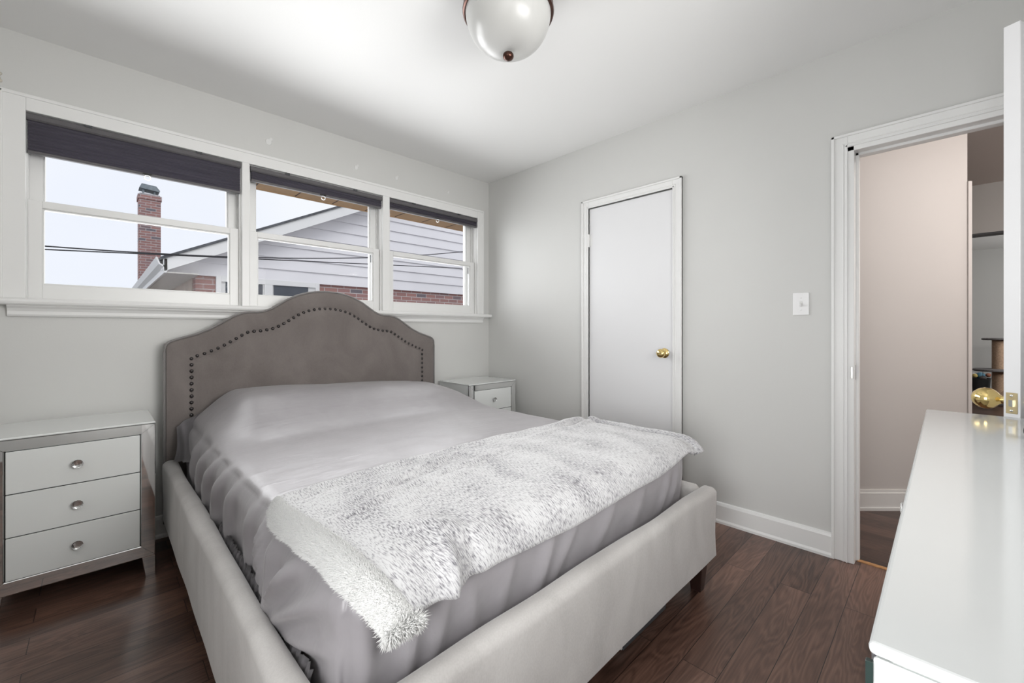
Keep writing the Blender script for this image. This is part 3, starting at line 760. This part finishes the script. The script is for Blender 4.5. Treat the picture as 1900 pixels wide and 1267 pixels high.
left_r = [(-.55, .60, -.50, .36, .03, .012), (-.75, .60, -.68, .35, .03, .014), (-.93, .60, -.87, .36, .03, .016), (-1.10, .60, -1.06, .36, .032, .016), (-1.27, .60, -1.25, .36, .03, .013),
          (-1.62, .59, -1.72, .40, .022, .016), (-1.74, .60, -1.74, .40, .02, .014), (-1.90, .585, -1.75, .41, .022, .020), (-2.02, .54, -1.77, .40, .022, .018), (-2.06, .47, -1.78, .385, .02, .012), (-1.50, .60, -1.50, .38, .03, .010)]
front_r = [(-2.17, .60, -2.19, .33, .02, .014), (-2.06, .56, -2.10, .32, .018, .018), (-1.99, .58, -2.03, .32, .022, .016), (-1.93, .52, -1.90, .32, .02, .012), (-1.78, .58, -1.83, .33, .025, .012), (-1.62, .56, -1.70, .34, .025, .016), (-1.50, .56, -1.62, .36, .02, .012),
           (-1.30, .56, -1.42, .36, .03, .012), (-1.10, .56, -1.18, .37, .03, .010), (-.90, .57, -.96, .38, .02, .014), (-.82, .57, -.88, .38, .02, .014)]
bm = nb()
def mat_grid(nu, nv, fn, flip=False):
    g = [[bm.verts.new(fn(i / nu, j / nv)) for j in range(nv + 1)] for i in range(nu + 1)]
    for i in range(nu):
        for j in range(nv):
            q = (g[i][j], g[i + 1][j], g[i + 1][j + 1], g[i][j + 1]); bm.faces.new(q[::-1] if flip else q)
def lerp(a, b, t): return a + (b - a) * t
nx, ny, nz = 96, 128, 26
mat_grid(nx, ny, lambda u, v: (lerp(MX0, MX1, u), lerp(MY0, MY1, v), MZ1))
mat_grid(nx, nz, lambda u, v: (lerp(MX0, MX1, u), MY0, lerp(MZ0, MZ1, v)))
mat_grid(nx, nz, lambda u, v: (lerp(MX0, MX1, u), MY1, lerp(MZ0, MZ1, v)), True)
mat_grid(ny, nz, lambda u, v: (MX0, lerp(MY0, MY1, u), lerp(MZ0, MZ1, v)), True)
mat_grid(ny, nz, lambda u, v: (MX1, lerp(MY0, MY1, u), lerp(MZ0, MZ1, v)))
mat_grid(16, 16, lambda u, v: (lerp(MX0, MX1, u), lerp(MY0, MY1, v), MZ0), True)
bmesh.ops.remove_doubles(bm, verts=bm.verts, dist=.0004)
for v in bm.verts:
    p = v.co.copy(); r = MR
    q = Vector((max(MX0 + r, min(MX1 - r, p.x)), max(MY0 + r, min(MY1 - r, p.y)), max(MZ0 + .02, min(MZ1 - r, p.z))))
    n = p - q
    if n.length > 1e-6:
        n.normalize(); rr = r
        if p.z < MZ0 + .03: rr = r
        p = q + n * rr
    else: n = Vector((0, 0, 1))
    tz = smoothstep(MZ0 + .06, MZ1 - .01, p.z)
    p.z += top_h(max(MX0, min(MX1, v.co.x)), v.co.y) * smoothstep(.42, .612, v.co.z)
    # sides taper in towards the bed frame and carry folds
    if n.x < -.6:
        d = 2.4 * sum(ridge(p.y, min(p.z, .62), *r_) for r_ in left_r) - .006 + .004 * noise.noise((p.y * 9, p.z * 14, 2.2)); p.x += -d * abs(n.x) + .004
    if n.x > .6: p.x += .004 * noise.noise((p.y * 9, p.z * 9, 5.2)) - .02 * (1 - smoothstep(.36, .50, p.z))
    if n.y < -.6:
        d = 1.25 * sum(ridge(p.x, min(p.z, .62), *r_) for r_ in front_r) - .004 + .004 * noise.noise((p.x * 8, p.z * 11, 6.2)); p.y += -d * abs(n.y) * .9 + .014 * (1 - smoothstep(.36, .50, p.z)) + .004
    v.co = p
mt = thing('mattress', 'mattress in a grey satin fitted sheet, pillow hump at the headboard', 'mattress', (BC, -1.13, MZ0))
fsht = O('fitted_sheet', bm, M['satin'], mt, smooth=True)
# gathered elastic hem showing beside the left rail
bm = nb(); prev = None
for k in range(160):
    y = -1.15 - .0056 * k; w = .005 * math.sin(k * 1.9) + .003 * math.sin(k * .83)
    ring = [bm.verts.new((MX0 - .006 + w * .6 - .008 * math.sin(h * math.pi), y, .375 + .055 * h + .004 * math.sin(k * 1.3))) for h in (0, .25, .5, .75, 1)]
    if prev:
        for i in range(4): bm.faces.new((prev[i], ring[i], ring[i + 1], prev[i + 1]))
    prev = ring
bmesh.ops.solidify(bm, geom=bm.faces[:], thickness=.003)
O('elastic_hem', bm, M['satin'], mt, smooth=True)
# loose corner of the sheet hanging between mattress and headboard
bm = nb(); g = []
for i in range(17):
    row = []
    for j in range(13):
        u, w = i / 16, j / 12
        # from the hump's left shoulder out to the left headboard edge, falling to the rail
        tl = Vector((-2.10, -.16, .70)); tr = Vector((-2.27, -.14, .60)); bl = Vector((-2.205, -.42, .47)); br = Vector((-2.285, -.20, .44))
        pnt = (tl * (1 - u) + tr * u) * (1 - w) + (bl * (1 - u) + br * u) * w
        pnt.x += .012 * math.sin(u * 7 + w * 2); pnt.y -= .018 * math.sin(u * 9 + w * 3) ** 2 + .02 * math.sin(w * math.pi)
        row.append(bm.verts.new(pnt))
    g.append(row)
for i in range(16):
    for j in range(12): bm.faces.new((g[i][j], g[i + 1][j], g[i + 1][j + 1], g[i][j + 1]))
bmesh.ops.solidify(bm, geom=bm.faces[:], thickness=.003)
bmesh.ops.recalc_face_normals(bm, faces=bm.faces)
O('loose_corner', bm, M['satin'], mt, smooth=True)

# ------------------------------------------------------------------ throw blanket
TB = thing('throw_blanket', 'white and grey heathered throw with a fleece lining across the bed foot', 'blanket', (-1.45, -1.85, .62))
BU0, BU1 = -2.215, -.676
def sheet_top(x, y):
    # approximate top of the sheet at x, y incl. rounded edge on the right and left
    xe = max(MX0 + MR, min(MX1 - MR, x)); dx = abs(x - xe)
    z = MZ1 + top_h(max(MX0, min(MX1, x)), y)
    if dx > 0 and x > 0 - 1.5: dx = min(dx, .045)
    if dx > 0: z -= MR - math.sqrt(max(0, MR * MR - min(dx, MR) ** 2))
    return z
def blanket_pt(x, s, lift):
    # s: distance along the blanket from its back hem towards the foot
    yb = -1.632 + .035 * ((x + 2.24) / 1.6) + .012 * noise.noise((x * 3, 0, 4.4))
    yfr = MY0 + .055          # where it starts to turn down
    top_len = yb - yfr
    if s < top_len:
        y = yb - s; z = sheet_top(x, y) + lift; nrm = 0
    else:
        r = .068 + lift; t = (s - top_len) / r
        z0 = sheet_top(x, yfr) + lift
        if t < math.pi / 2: y = yfr - r * math.sin(t); z = z0 - r * (1 - math.cos(t))
        else: y = yfr - r; z = z0 - r - (s - top_len - r * math.pi / 2)
    return Vector((x, y, z))
def creases(x, s):
    h = 0
    h += .007 * math.exp(-((s - .012) / .018) ** 2)                     # rolled back hem
    h -= .004 * math.exp(-((s - .060) / .012) ** 2)
    for (x0, s0, x1, s1, w, a) in ((-2.10, .20, -1.55, .055, .022, .013), (-2.14, .255, -1.40, .15, .02, .011), (-2.02, .30, -1.70, .235, .018, .010), (-1.10, .05, -.72, .0, .02, .012),
                                   (-.95, .11, -.70, .03, .02, .011), (-1.35, .12, -1.0, .07, .018, .007), (-2.08, .37, -1.93, .52, .028, .014), (-2.0, .50, -2.02, .66, .020, .022), (-1.93, .50, -1.96, .66, .018, -.010), (-1.25, .27, -1.15, .25, .02, -.006)):
        h += 1.35 * ridge(x, s, x0, s0, x1, s1, w, a)
    h += .0035 * noise.noise((x * 6, s * 9, 1.1)) + .002 * noise.noise((x * 16, s * 16, 7.1))
    return h
NU, NV = 150, 70
def blanket_layer(inner):
    g = []
    for i in range(NU + 1):
        u = i / NU; x = BU0 + (BU1 - BU0) * u; xc_ = x
        slen = .600 + .012 * noise.noise((x * 2.2, 9.1, 0)) - .022 * smoothstep(-1.3, -.68, x)
        row = []
        for j in range(NV + 1):
            s = slen * j / NV
            x = xc_ + (1 - u) * (.025 * min(1, s / .4) + .085 * smoothstep(.46, .66, s))
            p0 = blanket_pt(x, s, .012)
            a = blanket_pt(x, max(0, s - .004), .012); b = blanket_pt(x, s + .004, .012)
            t = (b - a); n = Vector((0, t.z, -t.y)); n = n.normalized() if n.length > 0 else Vector((0, 0, 1))
            if n.z < 0 and n.y > 0: n = -n
            c = creases(x, s)
            q = p0 + n * (c + (0 if inner else .013))
            row.append((q, u, s))
        g.append(row)
    return g
top = blanket_layer(False); inn = blanket_layer(True)
bm = nb(); uvl = bm.loops.layers.uv.new('UVMap')
def add_layer(g, flip):
    V = [[bm.verts.new(c[0]) for c in r] for r in g]
    for i in range(NU):
        for j in range(NV):
            q = [(i, j), (i, j + 1), (i + 1, j + 1), (i + 1, j)]
            if flip: q = q[::-1]
            f = bm.faces.new([V[a][b] for a, b in q])
            for l, (a, b) in zip(f.loops, q): l[uvl].uv = (BU0 + (BU1 - BU0) * a / NU, g[a][b][2])
    return V
VT = add_layer(top, False); VI = add_layer(inn, True)
def stitch(A, B, coords_):
    for k in range(len(A) - 1):
        f = bm.faces.new((A[k], B[k], B[k + 1], A[k + 1]))
        for l, c in zip(f.loops, (coords_[k], coords_[k], coords_[k + 1], coords_[k + 1])): l[uvl].uv = c
stitch([VT[i][0] for i in range(NU + 1)], [VI[i][0] for i in range(NU + 1)], [(BU0 + (BU1 - BU0) * i / NU, 0) for i in range(NU + 1)])
stitch([VT[i][NV] for i in range(NU + 1)], [VI[i][NV] for i in range(NU + 1)], [(BU0 + (BU1 - BU0) * i / NU, .6) for i in range(NU + 1)])
stitch(VT[0], VI[0], [(BU0, .6 * j / NV) for j in range(NV + 1)]); stitch(VT[NU], VI[NU], [(BU1, .6 * j / NV) for j in range(NV + 1)])
bmesh.ops.recalc_face_normals(bm, faces=bm.faces)
kt = O('knit_top', bm, M['knit'], TB, smooth=True)
# rolled hem along the right end
bm = nb(); uvl = bm.loops.layers.uv.new('UVMap')
pts = [top[NU - 2][j][0] + Vector((.016, 0, -.008)) for j in range(0, NV + 1, 2)]
tube(bm, pts, .023, 12)
for f in bm.faces:
    for l in f.loops: l[uvl].uv = (l.vert.co.x + l.vert.co.z, l.vert.co.y)
O('rolled_hem', bm, M['knit'], TB, smooth=True)
# fleece lining turned out along the left end, with tufts
bm = nb(); rows = []
rng = random.Random(3)
for j in range(NV + 1):
    base = top[1][j][0]; s = top[1][j][2]
    wdt = .020 + .030 * smoothstep(0, .12, s) + .006 * noise.noise((s * 12, 0, 0))
    row = []
    for k in range(9):
        a = k / 8
        # strip bulges up from the knit edge, then rolls down outside
        off = Vector((.020 - (wdt + .012) * a, 0, .012 * math.sin(a * math.pi) - .030 * a * a))
        row.append(base + off + Vector((0, -.010 * a, 0)) * (1 if s > .5 else 0))
    rows.append(row)
V = [[bm.verts.new(p) for p in r] for r in rows]
for j in range(NV):
    for k in range(8): bm.faces.new((V[j][k], V[j][k + 1], V[j + 1][k + 1], V[j + 1][k]))
bmesh.ops.solidify(bm, geom=bm.faces[:], thickness=.006)
def tuft(p, d, ln, w):
    d = d.normalized(); u = d.orthogonal().normalized(); w2 = d.cross(u)
    tip = bm.verts.new(p + d * ln); bs = [bm.verts.new(p + (math.cos(a) * u + math.sin(a) * w2) * w) for a in (0, 2.1, 4.2)]
    for k in range(3): bm.faces.new((bs[k], bs[(k + 1) % 3], tip))
for j in range(NV):
    for n_ in range(380):
        a = rng.random() ** .7; t = rng.random(); k = min(7, int(a * 8)); f = a * 8 - k
        p = rows[j][k].lerp(rows[j][k + 1], f).lerp(rows[j + 1][k].lerp(rows[j + 1][k + 1], f), t)
        d = Vector((-.25 - 1.0 * a, 0, 1.0 - .9 * a)) + Vector((rng.uniform(-.6, .6), rng.uniform(-.6, .6), rng.uniform(-.5, .5)))
        tuft(p, d, rng.uniform(.003, .007) + .007 * a * rng.random(), rng.uniform(.0009, .0016))
tipc = rows[NV][5]
for n_ in range(2600):
    d = Vector((rng.uniform(-1, 1), rng.uniform(-1.0, .2), rng.uniform(-1.1, .6)))
    p = tipc + Vector((rng.uniform(-.03, .035), 0, 0)) + d.normalized() * rng.uniform(.004, .022)
    tuft(p, d, rng.uniform(.006, .012), .0013)
bmesh.ops.recalc_face_normals(bm, faces=bm.faces)
fl = O('fleece_edge', bm, M['sherpa'], TB, smooth=True); fl['label'] = 'white fleece lining turned outward'

# ================================================================== NIGHTSTANDS
def facet_knob(bm, c, s=1.0):
    q = Matrix.Translation(c) @ Matrix.Rotation(R(90), 4, 'X')
    lathe(bm, [(.004 * s, .009), (.0155 * s, .014 * s), (.0175 * s, .019 * s), (.015 * s, .0235 * s), (.009 * s, .0265 * s), (.001, .027 * s)], 12, q)
def make_nightstand(label):
    NW, ND, NH = .490, .400, .690
    t = thing('nightstand', label, 'nightstand', (0, 0, 0), group='mirrored nightstands beside the bed')
    hw = NW / 2
    bm = nb(); box(bm, -hw + .004, hw - .004, .016, ND, .088, NH - .008, .002, 1); O('body', bm, M['white_glass'], t)
    bm = nb(); box(bm, -hw, hw, .006, ND, NH - .008, NH, .0025, 2); O('top', bm, M['white_glass'], t)
    # bevelled, mitred mirror frame sloping out towards the drawers
    bm = nb(); ix, iz0, iz1 = hw - .050, .143, NH - .052
    o0, o1 = .090, NH - .008
    def quadset(a, b, c, d, yo, yi):
        return
    outer = [(-hw, o0), (hw, o0), (hw, o1), (-hw, o1)]; inner = [(-ix, iz0), (ix, iz0), (ix, iz1), (-ix, iz1)]
    def mid(o, i, f): return (o[0] + (i[0] - o[0]) * f, o[1] + (i[1] - o[1]) * f)
    for k in range(4):
        k2 = (k + 1) % 4
        lv = []
        for f, y in ((0, .016), (.0, .0095), (.05, .0060), (.94, .0060), (1, .0085), (1, .016)):
            a, b = mid(outer[k], inner[k], f), mid(outer[k2], inner[k2], f)
            # hairline mitre joint
            g = .0007; dx, dz = b[0] - a[0], b[1] - a[1]; l = math.hypot(dx, dz)
            lv.append((bm.verts.new((a[0] + dx / l * g, y, a[1] + dz / l * g)), bm.verts.new((b[0] - dx / l * g, y, b[1] - dz / l * g))))
        for p, q in zip(lv, lv[1:]): bm.faces.new((p[0], p[1], q[1], q[0]))
        bm.faces.new([v[0] for v in lv]); bm.faces.new([v[1] for v in lv][::-1])
    bmesh.ops.recalc_face_normals(bm, faces=bm.faces)
    O('mirror_frame', bm, M['mirror'], t)
    bm = nb(); box(bm, -ix, ix, .012, .016, iz0, iz1); O('drawer_gap', bm, M['dark_gap'], t)
    dh = (iz1 - iz0) / 3
    for k in range(3):
        z0 = iz0 + dh * k + .002; z1 = iz0 + dh * (k + 1) - .002
        bm = nb(); box(bm, -ix + .004, ix - .003, .005, .0135, z0, z1, .0012, 1); d = O('drawer', bm, M['white_glass'], t)
        bm = nb(); facet_knob(bm, (0, .005, (z0 + z1) / 2)); kb = O('knob', bm, M['crystal'], d)
        bm = nb(); lathe(bm, [(.012, 0), (.012, .002), (.005, .004), (.005, .0085), (.0145, .0125)], 16, Matrix.Translation((0, .005, (z0 + z1) / 2)) @ Matrix.Rotation(R(90), 4, 'X')); O('knob_base', bm, M['chrome'], d, smooth='auto')
    for sx in (-1, 1):
        for y0, y1 in ((.011, .050), (ND - .045, ND - .005)):
            bm = nb()
            poly = [(sx * hw, 0), (sx * (hw - .034), 0), (sx * (hw - .046), .090), (sx * hw, .090)]
            prism(bm, poly, 'y', y0, y1); bmesh.ops.bevel(bm, geom=bm.edges[:], offset=.0015, segments=1, affect='EDGES'); O('leg', bm, M['mirror'], t)
    return t
n1 = make_nightstand('mirrored three-drawer nightstand with a white top, left of the headboard')
n1.location = (-2.611, -.436, 0)
n2 = copy_tree(n1); n2.location = (-.322, -.432, 0); n2['label'] = 'mirrored nightstand mostly hidden behind the mattress, in the corner'

# ================================================================== DRESSER
DX0, DX1, DY0, DY1, DH = -2.122, -.744, -3.34, -2.874, .860
dr = thing('dresser', 'long white glass dresser with a mirrored front beside the open door', 'dresser', ((DX0 + DX1) / 2, (DY0 + DY1) / 2, 0))
bm = nb(); box(bm, DX0 + .006, DX1 - .006, DY0, DY1 - .012, .07, DH - .010, .002, 1); O('body', bm, M['white_glass'], dr)
bm = nb(); box(bm, DX0, DX1, DY0, DY1, DH - .010, DH, .004, 3); O('top', bm, M['white_top'], dr)
bm = nb()
box(bm, DX0 + .009, DX1 - .001, DY1 - .012, DY1 - .001, DH - .058, DH - .012, .003, 1); box(bm, DX0 + .009, DX1 - .001, DY1 - .012, DY1 - .001, .07, .12, .003, 1)
box(bm, DX0 + .009, DX0 + .05, DY1 - .012, DY1 - .001, .12, DH - .058, .003, 1); box(bm, DX1 - .05, DX1 - .001, DY1 - .012, DY1 - .001, .12, DH - .058, .003, 1)
O('mirror_frame', bm, M['mirror'], dr)
bm = nb(); box(bm, DX0 + .001, DX0 + .006, DY1 - .003, DY1 + .0018, .07, DH - .016, .0005, 1); O('glass_edge', bm, M['green_edge'], dr)
bm = nb(); box(bm, DX0 + .0015, DX0 + .008, DY0 + .004, DY1 - .003, .07, DH - .012, .002, 1); O('side_panel', bm, M['white_glass'], dr)
zc = [.65, .445, .24]; xm = (DX0 + DX1) / 2
for i, (a, b) in enumerate(((DX0 + .054, xm - .004), (xm + .004, DX1 - .054))):
    for z in zc:
        z0, z1 = (z - .10, z + .10)
        if z == .65: z1 = DH - .062
        bm = nb(); box(bm, a, b, DY1 - .011, DY1 - .001, z0 if z != .24 else .125, z1, .0015, 1); d = O('drawer', bm, M['white_glass'], dr)
        c = ((a + b) / 2 + .02, DY1 + .0, z)
        bm = nb(); q = Matrix.Translation(c) @ Matrix.Rotation(R(-90), 4, 'X')
        pk = 1.0 if i else .55; lathe(bm, [(.007 * pk, .010 * pk), (.016 * pk, .020 * pk), (.0195 * pk, .027 * pk), (.0195 * pk, .030 * pk), (.012 * pk, .038 * pk), (.001, .039 * pk)], 12, q); O('knob', bm, M['crystal'], d)
        bm = nb(); lathe(bm, [(.010, 0), (.010, .002), (.006, .004), (.006, .009), (.009, .011)], 16, q); O('knob_base', bm, M['chrome'], d, smooth='auto')
for x in (DX0 + .03, DX1 - .03):
    for y in (DY0 + .03, DY1 - .035):
        bm = nb(); box(bm, x - .024, x + .024, y - .024, y + .024, 0, .072, .003, 1); O('leg', bm, M['mirror'], dr)
bm = nb(); sphere(bm, (-1.072, -3.052, DH + .016), .016, 1.2, 1, 1)
tag(O('trinket', bm, M['black'], smooth=True, origin=(-1.072, -3.052, DH)), 'small dark rounded object on the dresser top beneath the door edge', 'trinket')

# ================================================================== OUTDOORS
bm = nb(); box(bm, -30, 30, YO + .05, 60, -1.0, -.8)
tag(struct('ground', bm, M['ground']), 'driveway between the houses', 'ground')
# own eave soffit over the windows
bm = nb(); box(bm, -5, 3, YO, .815, 2.20, 2.215); so = bm
box(bm, -5, 3, .815, .835, 2.195, 2.34)
sf = tag(struct('trim_9', bm, M['soffit']), 'tan soffit panels of the eave above the windows', 'soffit')
bm = nb()
for k in range(28): box(bm, -5 + .30 * k, -5 + .30 * k + .008, YO, .814, 2.1985, 2.2005)
O('panel_seams', bm, M['leg_wood'], sf)

HX0, HX1, HY0, HY1 = -1.64, 9.2, 4.0, 15.0
hs = thing('house', 'neighbouring brick and siding house with a white gable, beyond the windows', 'house', (3.8, 9.5, -.8))
bm = nb(); box(bm, HX0, HX1, HY0, HY1, -.8, 1.84); O('brick_wall', bm, M['brick'], hs)
bm = nb(); box(bm, HX0 - .012, HX0 - .001, HY0 + .2, HY1, -.8, 1.9); O('side_wall', bm, M['stucco'], hs)
# gable: siding boards, each a lapped course
ap = 3.8; slope = .4915; z_e = 1.905
def roof_z(x): return z_e - .02 + slope * (x + 1.993) if x <= ap else z_e - .02 + slope * (ap * 2 - x + 1.993)
bm = nb(); k = 0; z = 1.825
while z < roof_z(ap):
    z2 = z + .1735
    # x-extent where the board is below the roof line
    def xs(zz): return max(-1.96, -1.993 + (zz - z_e + .02) / slope)
    a0, a1 = xs(z), min(xs(z2), ap)
    A_ = [(a0, HY0 - .045, z), (2 * ap - a0, HY0 - .045, z), (2 * ap - a1, HY0 - .020, min(z2, roof_z(ap))), (a1, HY0 - .020, min(z2, roof_z(ap)))]
    B_ = [(x, HY0 + .01, zz) for x, y, zz in A_]
    va = [bm.verts.new(p) for p in A_]; vb = [bm.verts.new(p) for p in B_]
    bm.faces.new(va); bm.faces.new(vb[::-1])
    for i in range(4): bm.faces.new((va[i], vb[i], vb[(i + 1) % 4], va[(i + 1) % 4]))
    z = z2
bmesh.ops.recalc_face_normals(bm, faces=bm.faces)
O('gable_siding', bm, M['siding'], hs)
yr = 3.70
def slab(bm, x0, x1, y0, y1, d0, d1):
    def Z(x): return 1.978 + slope * (x + 1.993) if x <= ap else 1.978 + slope * (2 * ap - x + 1.993)
    for xa, xb in ((x0, ap), (ap, 2 * ap - x0)):
        A_ = [(xa, Z(xa) + d0), (xb, Z(xb) + d0), (xb, Z(xb) + d1), (xa, Z(xa) + d1)]
        prism(bm, A_, 'y', y0, y1)
bm = nb(); slab(bm, -2.02, 0, yr - .02, HY1 + .3, -.012, .022); O('roof', bm, M['shingle'], hs)
bm = nb(); slab(bm, -1.993, 0, yr, yr + .03, -.165, -.012); O('rake_board', bm, M['outside_white'], hs)
bm = nb(); slab(bm, -1.99, 0, yr + .03, HY0 + .02, -.13, -.11); O('rake_soffit', bm, M['outside_white'], hs)
bm = nb()
# gutter and eave running away from the windows
prism(bm, [(-1.975, 1.86), (-2.035, 1.90), (-2.065, 1.975), (-2.055, 1.985), (-2.045, 1.975), (-2.02, 1.905), (-1.975, 1.885)], 'y', yr, HY1)
box(bm, -1.985, -1.955, yr, HY1, 1.80, 1.97); O('gutter', bm, M['outside_white'], hs)
bm = nb(); box(bm, -1.96, HX0, yr, HY1, 1.800, 1.815); O('eave_soffit', bm, M['toy_white'], hs)
bm = nb(); prism(bm, [(-1.96, 1.822), (HX0 + .02, 1.822), (HX0 + .02, 2.06), (-1.96, 1.90)], 'y', HY0 - .045, HY0 + .05); O('eave_return', bm, M['siding'], hs)
# window under the siding
bm = nb(); frame_rect(bm, -1.42, -.07, 1.15, 1.835, .06, HY0 - .05, HY0 + .02, .075); box(bm, -.84, -.735, HY0 - .049, HY0 + .02, 1.16, 1.7595)
box(bm, -1.36, -.13, HY0 - .02, HY0 + .02, 1.15, 1.81)
wf = O('window_frame', bm, M['outside_white'], hs)
bm = nb(); box(bm, -1.31, -.86, HY0 - .03, HY0 - .018, 1.17, 1.76); O('pane', bm, M['dark_pane'], wf)
bm = nb(); box(bm, -.715, -.235, HY0 - .03, HY0 - .018, 1.17, 1.765); O('pane', bm, M['dark_pane'], wf)
# chimney
bm = nb(); box(bm, -1.80, -1.35, 12.0, 12.5, 1.0, 4.62); box(bm, -1.82, -1.33, 11.98, 12.52, 4.60, 4.72)
ch = O('chimney', bm, M['brick'], hs)
bm = nb(); box(bm, -1.79, -1.36, 12.01, 12.49, 4.70, 4.765, .025); O('mortar_crown', bm, M['mortar_cap'], ch)
bm = nb()
for x in (-1.70, -1.47): box(bm, x - .02, x + .02, 12.12, 12.36, 4.755, 4.90)
prism(bm, [(-1.79, 4.90), (-1.38, 4.86), (-1.36, 4.89), (-1.44, 5.0), (-1.74, 5.02)], 'y', 12.05, 12.45); O('chimney_cap', bm, M['flue'], ch)
# overhead cables
for zf, yc, lab in ((lambda x: 1.89 + .0513 * (x + 2.936) + .0192 * (x + 2.936) * (x + 1.493), 3.0, 'dark cable sagging across all three windows, the upper one at the right'),
                    (lambda x: 1.834 + .066 * (x + 4.2), 3.45, 'dark straight cable behind the sagging one, the lower one at the right')):
    bm = nb(); tube(bm, [(-4.4 + .25 * k, yc, zf(-4.4 + .25 * k)) for k in range(28)], .007, 6)
    tag(O('overhead_cable', bm, M['cable'], smooth=True, origin=(-4.4, yc, zf(-4.4))), lab, 'cable', 'overhead cables outside the windows')
